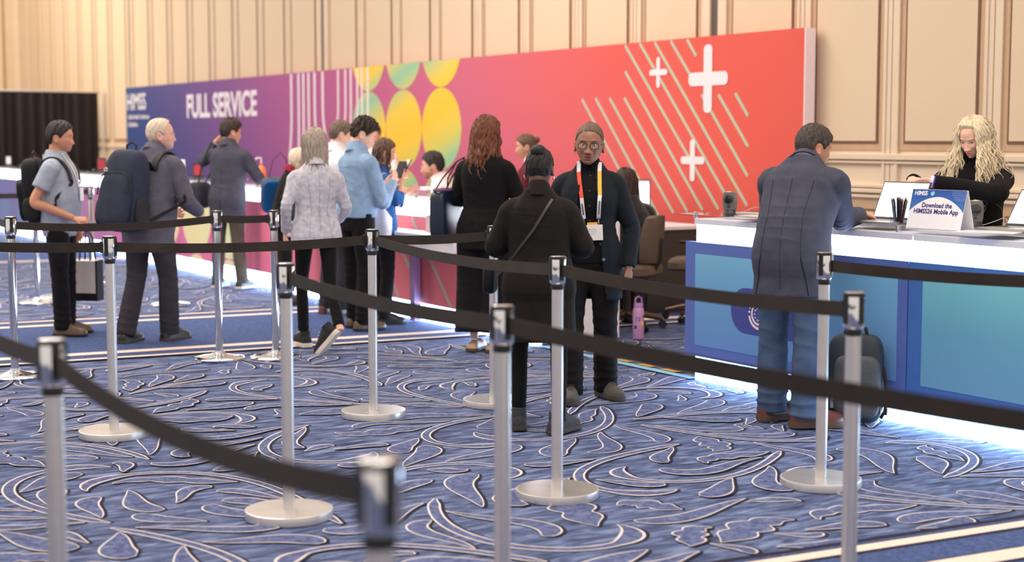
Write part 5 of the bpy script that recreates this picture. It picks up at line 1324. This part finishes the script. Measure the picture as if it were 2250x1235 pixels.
# 17 blonde woman behind the near counter
P('blonde', label='woman with long curly pale blonde hair and black shirt behind the near counter', x=7.02, y=6.33, H=1.63, phi=207, seed=17, skin=sk_e, fem=1, w=1.10, lean=7, hi=1, vox=.0034, smb=0, hyaw=20, hpitch=22, hroll=0,
  elLw=(6.84, 6.02, 1.20), wrLw=(6.60, 6.27, 1.262), hdLw=(-.45, .85, -.10), pnLw=(-.5, -.2, -.8), curlL=.30, elRw=(6.93, 6.62, 1.17), wrRw=(6.62, 6.44, 1.27), hdRw=(-.45, -.85, -.02), pnRw=(.3, .2, -.9), curlR=.5,
  bottom=dict(m=BLK, w=.9), shoes=(SHB, SOB, 'shoe'), lip=(.86, .38, .42), brow=(.72, .60, .50), tops=[dict(name='black_shirt', m=BLK2, hem=.84, ex=.018, sw=1.2, amp=.008, fb=.5, vox=.007, collar=(.034, .052, .002, .35))],
  hair=dict(m=HBL, th=.012, top=.014, noise=.004, hi=1, part=-.012, line=dict(front=.084, temple=.05), locks=[
      dict(n=620, length=.45, seed=17, face=44, wave=.010, wf=3.4, th=.0050, vol=.036, spread=.060, lmin=.72, rings=34, taper=.35, zstart=.02),
      dict(n=110, length=.50, seed=27, face=56, wave=.016, wf=3.8, th=.0032, vol=.050, spread=.085, lmin=.75, rings=34, taper=.3, zstart=.02)]))

# ------------------------------------------------------------------ worn and carried things
BPB = cloth('black_backpack_nylon', S(24, 24, 30), rough=.6, var=.2); BPN = cloth('navy_backpack_nylon', S(44, 50, 70), rough=.6, var=.18, bump=.3)
BPG = cloth('grey_backpack_nylon', S(60, 66, 72), rough=.6, var=.15); WEB = mat('black_webbing', S(20, 19, 20), .7, var=.2)
def backpack(p, label, m, size, c, tilt=0, pocket=True, emblem=None, straps=(.12, .12), top='shirt'):
    T = p['root']; t = thing('backpack', label, 'backpack'); t.matrix_world = world_mx(p)
    Mt_ = Matrix.Translation(c) @ Matrix.Rotation(R(tilt), 4, 'X'); W_, D_, H_ = size
    R3 = Mt_.to_3x3(); cc = Vector(c)
    def blob(cx, d, pw, nm, mm, taper=0, parent=t):
        b = MB(); rounded(b, cc + R3 @ Vector(cx), d, R3, pw, 32, 20, taper=taper); return b.build(nm, mm, parent, angle=60)
    blob((0, 0, 0), (W_, D_, H_), 4.2, 'main_compartment', m, .16)
    if pocket:
        blob((0, -D_ * .46, -H_ * .13), (W_ * .82, D_ * .45, H_ * .62), 4.5, 'front_pocket', m, .12)
        b = MB(); pts = [cc + R3 @ Vector((math.copysign(abs(math.cos(a)) ** .5, math.cos(a)) * W_ * .40, -D_ * .60, -H_ * .08 + math.copysign(abs(math.sin(a)) ** .6, math.sin(a)) * H_ * .27)) for a in [PI * k / 24 for k in range(25)]]
        b.tube(pts, .005, 8); b.build('zip', WEB, t)
        for s_ in (-1, 1): blob((s_ * W_ * .49, -.01, -H_ * .26), (.045, D_ * .7, H_ * .34), 3, 'side_pocket', WEB)
    b = MB(); b.tube([cc + R3 @ Vector(q) for q in ((-.04, .02, H_ * .47), (-.045, .02, H_ * .56), (0, .02, H_ * .60), (.045, .02, H_ * .56), (.04, .02, H_ * .47))], .010, 8, flat=.5); b.build('grab_handle', WEB, t)
    b = MB(); pts = [cc + R3 @ Vector((math.cos(a) * W_ * .44, -.02, H_ * .12 + math.sin(a) * H_ * .36)) for a in [PI * k / 20 for k in range(21)]]; b.tube(pts, .0045, 8); b.build('zip', WEB, t)
    bv = bvh_of(list(p['tops'].values())); s = p['s']
    for sg in (-1, 1):
        x0 = sg * straps[0] * s; cz = p['bend']((sg * straps[0], -.01, 1.24)); pts = []
        for k in range(17):
            an_ = R(-75 + 175 * k / 16); dv = Vector((0, math.sin(an_), math.cos(an_)))
            h = bv.ray_cast(cz + dv * .7, -dv)
            if h[0] is not None: pts.append(h[0] + dv * .008)
        pts = [pts[0]] + [(pts[i - 1] + pts[i] + pts[i + 1]) / 3 for i in range(1, len(pts) - 1)] + [pts[-1]]
        attach = cc + R3 @ Vector((sg * W_ * .25, D_ * .45, H_ * .38)); low = cc + R3 @ Vector((sg * W_ * .42, D_ * .4, -H_ * .36))
        for zz_ in (1.10, 1.05):
            h = bv.ray_cast(Vector((sg * .6, .03, zz_ * s)), Vector((-sg, 0, 0)))
            if h[0] is not None: pts.append(h[0] + Vector((sg * .012, 0, 0)))
        pts = [attach] + pts[1:] + [low]
        q = [Vector(v) for v in catmull([np.array(v) for v in pts], 3)]
        b = MB(); sd = [Vector((1, 0, 0)) if i < len(q) * .8 else Vector((.3, 0, 1)) for i in range(len(q))]; b.strip(q, sd, [.058 if i < len(q) * .78 else .026 for i in range(len(q))], .010); b.build('shoulder_strap', WEB, t)
    if emblem:
        b = MB(); o = Vector(emblem)
        for k in range(3):
            rr = .017 - .005 * k; b.tube([cc + R3 @ (o + Vector((rr * math.cos(a), 0, rr * math.sin(a)))) for a in [PI * j / 8 for j in range(9)]], .0016, 6)
        b.box(cc + R3 @ (o + Vector((0, 0, -.008))), (.034, .002, .006), 0, R3); b.build('emblem', SOW, t)
    return t
pt = PEOPLE['tee']; backpack(pt, 'black backpack worn by the man in the grey T-shirt', BPB, (.30, .18, .50), (0, -.175, 1.10), 6)
pw_ = PEOPLE['white']; backpack(pw_, 'large navy backpack with small white emblem on the white-haired man', BPN, (.38, .20, .60), (-.02, -.215, 1.12), -10, emblem=(0, -.222, .12))
# lanyards and badges
LW = mat('lanyard_white', S(236, 234, 236), .6, var=.02); LR = mat('lanyard_red', S(236, 78, 52), .6, var=.04); LY = mat('lanyard_yellow', S(244, 184, 60), .6, var=.04); LTX = mat('lanyard_black_print', S(30, 30, 36), .6)
BAD = mat('badge_card', S(238, 232, 232), .4, var=.02)
def lanyard(p, xz_l, xz_r, badge, mats_l, mats_r, w_=.018, wrap=True, parentname='lanyard'):
    root = p['root']; bv = bvh_of(list(p['tops'].values())); e = None
    out = []
    for xz, ml_ in ((xz_l, mats_l), (xz_r, mats_r)):
        n = len(ml_)
        for i, m in enumerate(ml_):
            a, b_ = xz[i], xz[i + 1]
            out.append(strap(root, bv, [a, b_], w_, m, 'lanyard', off=.006))
    return bv
pl = PEOPLE['lan']; s = pl['s']
# her own right side is at the left of the picture
bv = lanyard(pl, [(.062 * s, 1.475 * s), (.060 * s, 1.395 * s), (.034 * s, 1.24 * s), (.022 * s, 1.115 * s)], [(-.066 * s, 1.475 * s), (-.066 * s, 1.40 * s), (-.076 * s, 1.26 * s), (-.066 * s, 1.115 * s)], None, [LW, LR, LW], [LW, LY, LW], w_=.022)
for x0 in (.022, -.066):
    b = MB(); pts = drape_pts(bv, [(x0 * s, 1.113 * s), (x0 * s, 1.075 * s)], 1, .010); b.tube(pts, .0045, 8); b.ell(pts[len(pts) // 2], (.007, .004, .009), 10); b.build('lanyard_clip', CHROME, pl['root'])
pb = drape_pts(bv, [(-.03 * s, 1.06 * s), (-.03 * s, .99 * s)], 1, .016)
b = MB(); b.box((-.036 * s, max(v.y for v in pb) + .004, 1.032 * s), (.108, .004, .088), 0, Matrix.Rotation(R(3), 3, 'Y')); bd = b.build('badge', BAD, pl['root'], smooth=False, bevel=.003)
b = MB(); b.box((-.030 * s, max(v.y for v in pb) + .0015, 1.078 * s), (.058, .003, .030), 0, Matrix.Rotation(R(3), 3, 'Y')); b.build('badge_ribbon', LY, pl['root'], smooth=False)
b = MB(); yb = max(v.y for v in pb) + .0064
for k, (w_, dz) in enumerate(((.05, .018), (.064, .006), (.036, -.008))): b.box((-.036 * s + .008, yb, 1.032 * s + dz), (w_, .0004, .0022))
b.build('badge_print', mat('faint_grey_print', S(168, 160, 158), .6), bd, smooth=False)
# small lettering marks along the white ends of the lanyard
for (xa, za, xb, zb) in ((.033, 1.215, .024, 1.135), (-.076, 1.235, -.068, 1.14)):
    pts = drape_pts(bv, [(xa * s, za * s), (xb * s, zb * s)], 1, .0082)
    b = MB()
    for k in range(2, len(pts) - 1, 1): b.box(pts[k], (.0085, .0008, .0036))
    b.build('lanyard_print', LTX, pl['root'], smooth=False)
# buttons of the cardigan and the inner shirt
for z in (1.37, 1.28, 1.19, 1.10):
    q = drape_pts(bv, [(-.012 * s, z * s), (-.012 * s, (z - .01) * s)], 1, .001)[0]
    b = MB(); b.ell(q, (.008, .003, .008), 14); b.build('shirt_button', BLKPL, pl['root'])
for x, z in ((-.080, .965), (-.098, .87)):
    q = drape_pts(bv, [(x * s, z * s), (x * s, (z - .01) * s)], 1, .002)[0]
    b = MB(); b.ell(q, (.010, .0035, .010), 16); b.tube([q + Vector((.0075 * math.cos(a), .0035, .0075 * math.sin(a))) for a in [2 * PI * k / 16 for k in range(17)]], .0016, 6); b.build('cardigan_button', mat('steel_blue_button', S(96, 138, 170), .2, .4), pl['root'])
b = MB(); q = drape_pts(bv, [(-.10 * s, .80 * s), (-.10 * s, .79 * s)], 1, .004)[0]
# earrings
for key, sc_ in (('bun', 1.0), ('lan', .6)):
    p = PEOPLE[key]
    for sg in (-1, 1):
        b = MB(); b.tube([p['Mh'] @ Vector((sg * (.084 + .004 * math.sin(a)), -.014 + .009 * sc_ * math.cos(a) - 0, -.054 + .011 * sc_ * math.sin(a))) for a in [2 * PI * k / 20 for k in range(21)]], .0026 * (1 if key == 'bun' else .7), 8); b.build('hoop_earring', mat('silver_earring', (.85, .83, .8), .15, 1), p['root'])
# crossbody strap of the woman with the bun
p = PEOPLE['bun']; bv = bvh_of(list(p['tops'].values())); s = p['s']
t = thing('crossbody_bag', 'thin crossbody strap over the back of the woman with the hair bun', 'bag'); t.matrix_world = world_mx(p)
pts = drape_pts(bv, [(.085 * s, 1.395 * s), (-.02 * s, 1.22 * s), (-.20 * s, .985 * s), (-.26 * s, .93 * s)], -1, .005)
b = MB(); sd = [(Vector((0, -1, 0)).cross(pts[min(i + 1, len(pts) - 1)] - pts[max(i - 1, 0)])).normalized() for i in range(len(pts))]
b.strip(pts, sd, .014, .004); b.build('strap', mat('grey_black_strap', S(64, 58, 56), .5, var=.1), t)
b = MB(); rounded(b, (-.31 * s, .12, .90 * s), (.07, .20, .15), None, 4); b.build('pouch', BPB, t)
# simple lanyards for others
def neck_strap(key, pts, m, w_=.014, badge=True, nm='lanyard'):
    p = PEOPLE[key]; bv = bvh_of(list(p['tops'].values())); s = p['s']
    for sg in (-1, 1): strap(p['root'], bv, [(sg * x * s, z * s) for x, z in pts], w_, m, nm)
    if badge:
        q = drape_pts(bv, [(0, (pts[-1][1] - .02) * s), (0, (pts[-1][1] - .08) * s)], 1, .010)
        b = MB(); b.box((0, max(v.y for v in q) + .003, (pts[-1][1] - .055) * s), (.085, .004, .10)); b.build('badge', BAD, p['root'], smooth=False)
neck_strap('tee', [(.062, 1.45), (.045, 1.32), (.012, 1.18)], LW)
neck_strap('maroon', [(.055, 1.43), (.040, 1.32), (.02, 1.18)], LW, .02)
neck_strap('beard', [(.062, 1.20), (.045, 1.10), (.02, .98)], LR, .02)
neck_strap('phone', [(.055, 1.43), (.040, 1.32), (.02, 1.18)], LR)
# phones
PH = mat('dark_phone', S(28, 26, 32), .15, var=.05); PHC = mat('brown_phone_case', S(92, 54, 46), .4)
def phone(key, wr, off, rot, label, m=PH):
    p = PEOPLE[key]; q = Matrix.Translation(p[ 'wr'][wr] + Vector(off)) @ Euler([R(a) for a in rot]).to_matrix().to_4x4()
    b = MB(); b.bx(-.037, .037, -.076, .076, -.0045, .0045); o = b.build('phone', m, bevel=.004, smooth=False); o.matrix_world = world_mx(p) @ q
    b = MB(); b.bx(-.034, .034, -.072, .072, .0046, .0052); b.build('phone_screen', mat('phone_glass', (.02, .02, .03), .06, spec=.8), o, smooth=False); tag(o, label, 'phone')
phone('tee', 'R', (-.02, .165, -.035), (4, 10, 0), 'dark phone in the hand of the man in the grey T-shirt', PHC)
phone('young', 'R', (-.05, .10, .09), (60, 0, 20), 'phone held up by the young man in the light blue shirt')
phone('phone', 'R', (-.05, .05, .08), (60, 0, 10), 'phone held by the woman in the royal blue top')
# wristband and rings on the blonde woman
p = PEOPLE['blonde']; fd = (p['wr']['L'] - p['el']['L']).normalized(); q = fd.to_track_quat('Z', 'Y').to_matrix()
for k, (o_, m) in enumerate(((.006, mat('purple_wristband', S(120, 60, 190), .5)), (.024, mat('white_wristband', S(230, 226, 236), .5)))):
    b = MB(); c0 = p['wr']['L'] + fd * (o_ - .02)
    b.loft([[c0 + q @ Vector((.0345 * math.cos(a), .0345 * math.sin(a), z)) for a in [2 * PI * j / 24 for j in range(24)]] for z in (-.009, .009)]); b.build('wristband', m, p['root'])
# tote bag carried by man 1
def tote(key, c, size, label, front, side, hx=.045, ht=.22, rz=0, sideband=True):
    p = PEOPLE[key]; t = thing('tote_bag', label, 'bag'); t.matrix_world = world_mx(p) @ Matrix.Translation(c) @ Matrix.Rotation(R(rz), 4, 'Z'); W_, D_, H_ = size
    b = MB(); b.box((0, 0, 0), (W_, D_, H_)); b.build('bag_body', front, t, bevel=.008, smooth=False)
    if sideband:
        b = MB(); b.box((0, 0, -H_ * .41), (W_ + .004, D_ + .004, H_ * .20)); b.box((W_ / 2 - .004, 0, 0), (.016, D_ + .004, H_ * 1.01)); b.box((-W_ / 2 + .004, 0, 0), (.016, D_ + .004, H_ * 1.01)); b.build('dark_gusset', side, t, bevel=.006, smooth=False)
    for s_ in (-1, 1):
        b = MB(); b.tube([(-hx, s_ * D_ * .4, H_ * .5), (-hx * .7, s_ * D_ * .3, H_ * .5 + ht * .7), (0, 0, H_ * .5 + ht), (hx * .7, s_ * D_ * .3, H_ * .5 + ht * .7), (hx, s_ * D_ * .4, H_ * .5)], .007, 8, flat=.5); b.build('handle', WEB, t)
    return t
TOT = mat('pale_tote_fabric', S(240, 228, 226), .8, var=.04)
tote('tee', (-.22, .14, .40), (.20, .11, .31), 'pale and black tote bag hanging from the hand of the man in the grey T-shirt', TOT, WEB, rz=78, ht=.24)
# navy tote on the auburn woman's shoulder
p = PEOPLE['aub']; t = thing('tote_bag', 'navy shoulder tote with thin straps on the auburn-haired woman', 'bag'); t.matrix_world = world_mx(p)
TNV = mat('navy_tote_leather', S(20, 34, 56), .4, var=.1)
b = MB(); rounded(b, (-.31, .0, .955), (.13, .34, .36), None, 5, 32, 18); b.build('bag_body', TNV, t, angle=60)
b = MB(); b.tube([(-.31 + .060 * math.cos(a), .15 * math.sin(a), 1.135) for a in [2 * PI * k / 24 for k in range(25)]], .010, 8); b.build('bag_rim', mat('mauve_lining', S(110, 80, 120), .6), t)
for dx in (-.05, .05):
    b = MB(); b.tube([(-.31 + dx, -.09, 1.12), (-.28 + dx * .4, -.07, 1.22), (-.20, -.05, 1.335), (-.165, .0, 1.365), (-.20, .05, 1.335), (-.28 + dx * .4, .07, 1.22), (-.31 + dx, .09, 1.12)], .006, 8, flat=.6); b.build('handle', WEB, t)
# sling bag on the dark suit man
p = PEOPLE['suit']; t = thing('sling_bag', 'dark sling bag at the left hip of the man in the dark suit', 'bag'); t.matrix_world = world_mx(p)
b = MB(); rounded(b, (-.30, -.04, .93), (.16, .26, .27), None, 4); b.build('bag_body', cloth('charcoal_nylon', S(50, 48, 58)), t)
b = MB(); b.tube([(-.29, -.08, 1.04), (-.25, -.06, 1.25), (-.15, -.04, 1.46), (-.12, .05, 1.455), (-.22, .14, 1.25), (-.29, .04, 1.04)], .010, 8, flat=.4); b.build('strap', WEB, t)
# shoulder bag of the hidden person
p = PEOPLE['hid']; t = thing('shoulder_bag', 'grey and blue shoulder bag left of the walking grey-haired woman', 'bag'); t.matrix_world = world_mx(p)
M_ = Matrix.Rotation(R(24), 3, 'Y')
b = MB(); rounded(b, (-.30, -.02, .98), (.12, .30, .34), M_, 5); b.build('bag_body', cloth('grey_canvas', S(84, 82, 92)), t)
b = MB(); rounded(b, (-.235, -.02, .96), (.05, .28, .33), M_, 5); b.build('bag_panel', cloth('blue_canvas', S(30, 92, 150)), t)
b = MB(); b.tube([(-.26, -.1, 1.12), (-.20, -.06, 1.30), (-.14, .0, 1.37), (-.20, .06, 1.30), (-.26, .08, 1.12)], .008, 8, flat=.5); b.build('strap', WEB, t)
# white plastic bag by the young man
t = thing('plastic_bag', 'white plastic bag hanging in front of the young man in light blue', 'bag', (5.52, 11.10, .84), R(-40))
b = MB(); rr = []
for z, w_ in ((-.12, .05), (-.11, .085), (-.05, .10), (.03, .085), (.09, .05), (.12, .03), (.20, .022)):
    rr.append([(w_ * (1 + .10 * math.sin(3 * a + z * 30)) * math.cos(a), w_ * .55 * (1 + .12 * math.sin(5 * a)) * math.sin(a), z) for a in [2 * PI * k / 28 for k in range(28)]])
b.loft(rr); b.build('bag_body', mat('white_plastic_film', S(232, 234, 246), .3, var=.03), t)
b = MB(); b.tube([(-.02, 0, .19), (-.03, 0, .27), (0, 0, .31), (.03, 0, .27), (.02, 0, .19)], .006, 8, flat=.4); b.build('handle', mat('white_plastic_film', (1, 1, 1)), t)
# grey backpack standing by the counter
t = thing('backpack', 'dark grey-green backpack standing on the carpet against the near counter', 'backpack', (5.77, 5.99, .009), R(-52))
def blob2(c, d, pw, nm, mm, taper=0):
    b = MB(); rounded(b, c, d, None, pw, 32, 20, taper=taper); return b.build(nm, mm, t, angle=60)
blob2((0, 0, .235), (.30, .15, .47), 5, 'main_compartment', BPG, .05)
blob2((.02, -.07, .20), (.24, .09, .33), 5, 'front_pocket', cloth('grey_canvas', S(0, 0, 0)) if False else mat('pack_pocket', S(78, 80, 84), .7, var=.1, bump=.2))
blob2((-.155, 0, .20), (.04, .12, .36), 4, 'side_panel', cloth('deep_green_nylon', S(26, 42, 46)))
b = MB(); b.tube([(-.06, 0, .455), (-.05, 0, .50), (0, 0, .512), (.05, 0, .50), (.06, 0, .455)], .010, 8, flat=.5); b.build('grab_handle', WEB, t)
b = MB(); b.tube([(.148, -.02, .30), (.17, -.05, .2), (.165, -.05, .08), (.14, -.02, .03)], .009, 8, flat=.5); b.box((.166, -.05, .07), (.02, .03, .03)); b.build('compression_strap', WEB, t)
b = MB(); b.box((-.10, -.083, .13), (.035, .012, .10)); b.build('buckle', mat('pale_buckle', S(150, 168, 176), .4), t, bevel=.004)

# ------------------------------------------------------------------ tailoring lines on the clothes
SEAM = mat('dark_seam', S(30, 31, 42), .9); SEAMG = mat('grey_seam', S(150, 148, 160), .9)
def seam(key, top, xz, w_=.003, m=SEAM, side=-1, name='seam', off=.0015):
    p = PEOPLE[key]; s = p['s']; bv = bvh_of([p['tops'][top]] if top in p['tops'] else list(p['tops'].values()))
    return strap(p['root'], bv, [(x * s, z * s) for x, z in xz], w_, m, name, side=side, off=off, th=.0015, smooth=1)
for key, top, a in (('blazer', 'blazer', -1), ('suit', 'suit_jacket', -1), ('aub', 'jacket', -1)):
    z0 = 1.33
    seam(key, top, [(0, z0), (.0, .74)], .0016)
seam('blazer', 'blazer', [(-.115, .92), (-.150, .715)], .007, name='jacket_vent'); seam('blazer', 'blazer', [(.115, .92), (.150, .715)], .007, name='jacket_vent')
seam('blazer', 'blazer', [(-.12, 1.32), (-.10, 1.15), (-.115, .92)], .0016); seam('blazer', 'blazer', [(.12, 1.32), (.10, 1.15), (.115, .92)], .0016)
seam('suit', 'suit_jacket', [(0, .90), (0, .715)], .010, name='jacket_vent')
seam('walk', 'shirt', [(0, 1.36), (0, .85)], .0022, SEAMG); seam('walk', 'shirt', [(-.085, 1.33), (-.06, 1.08), (-.09, .87)], .0018, SEAMG); seam('walk', 'shirt', [(.085, 1.33), (.06, 1.08), (.09, .87)], .0018, SEAMG)
seam('bun', 'tunic', [(-.14, 1.31), (0, 1.30), (.14, 1.31)], .0016); seam('young', 'shirt', [(-.14, 1.31), (0, 1.30), (.14, 1.31)], .0018, mat('blue_seam', S(100, 126, 158), .9))
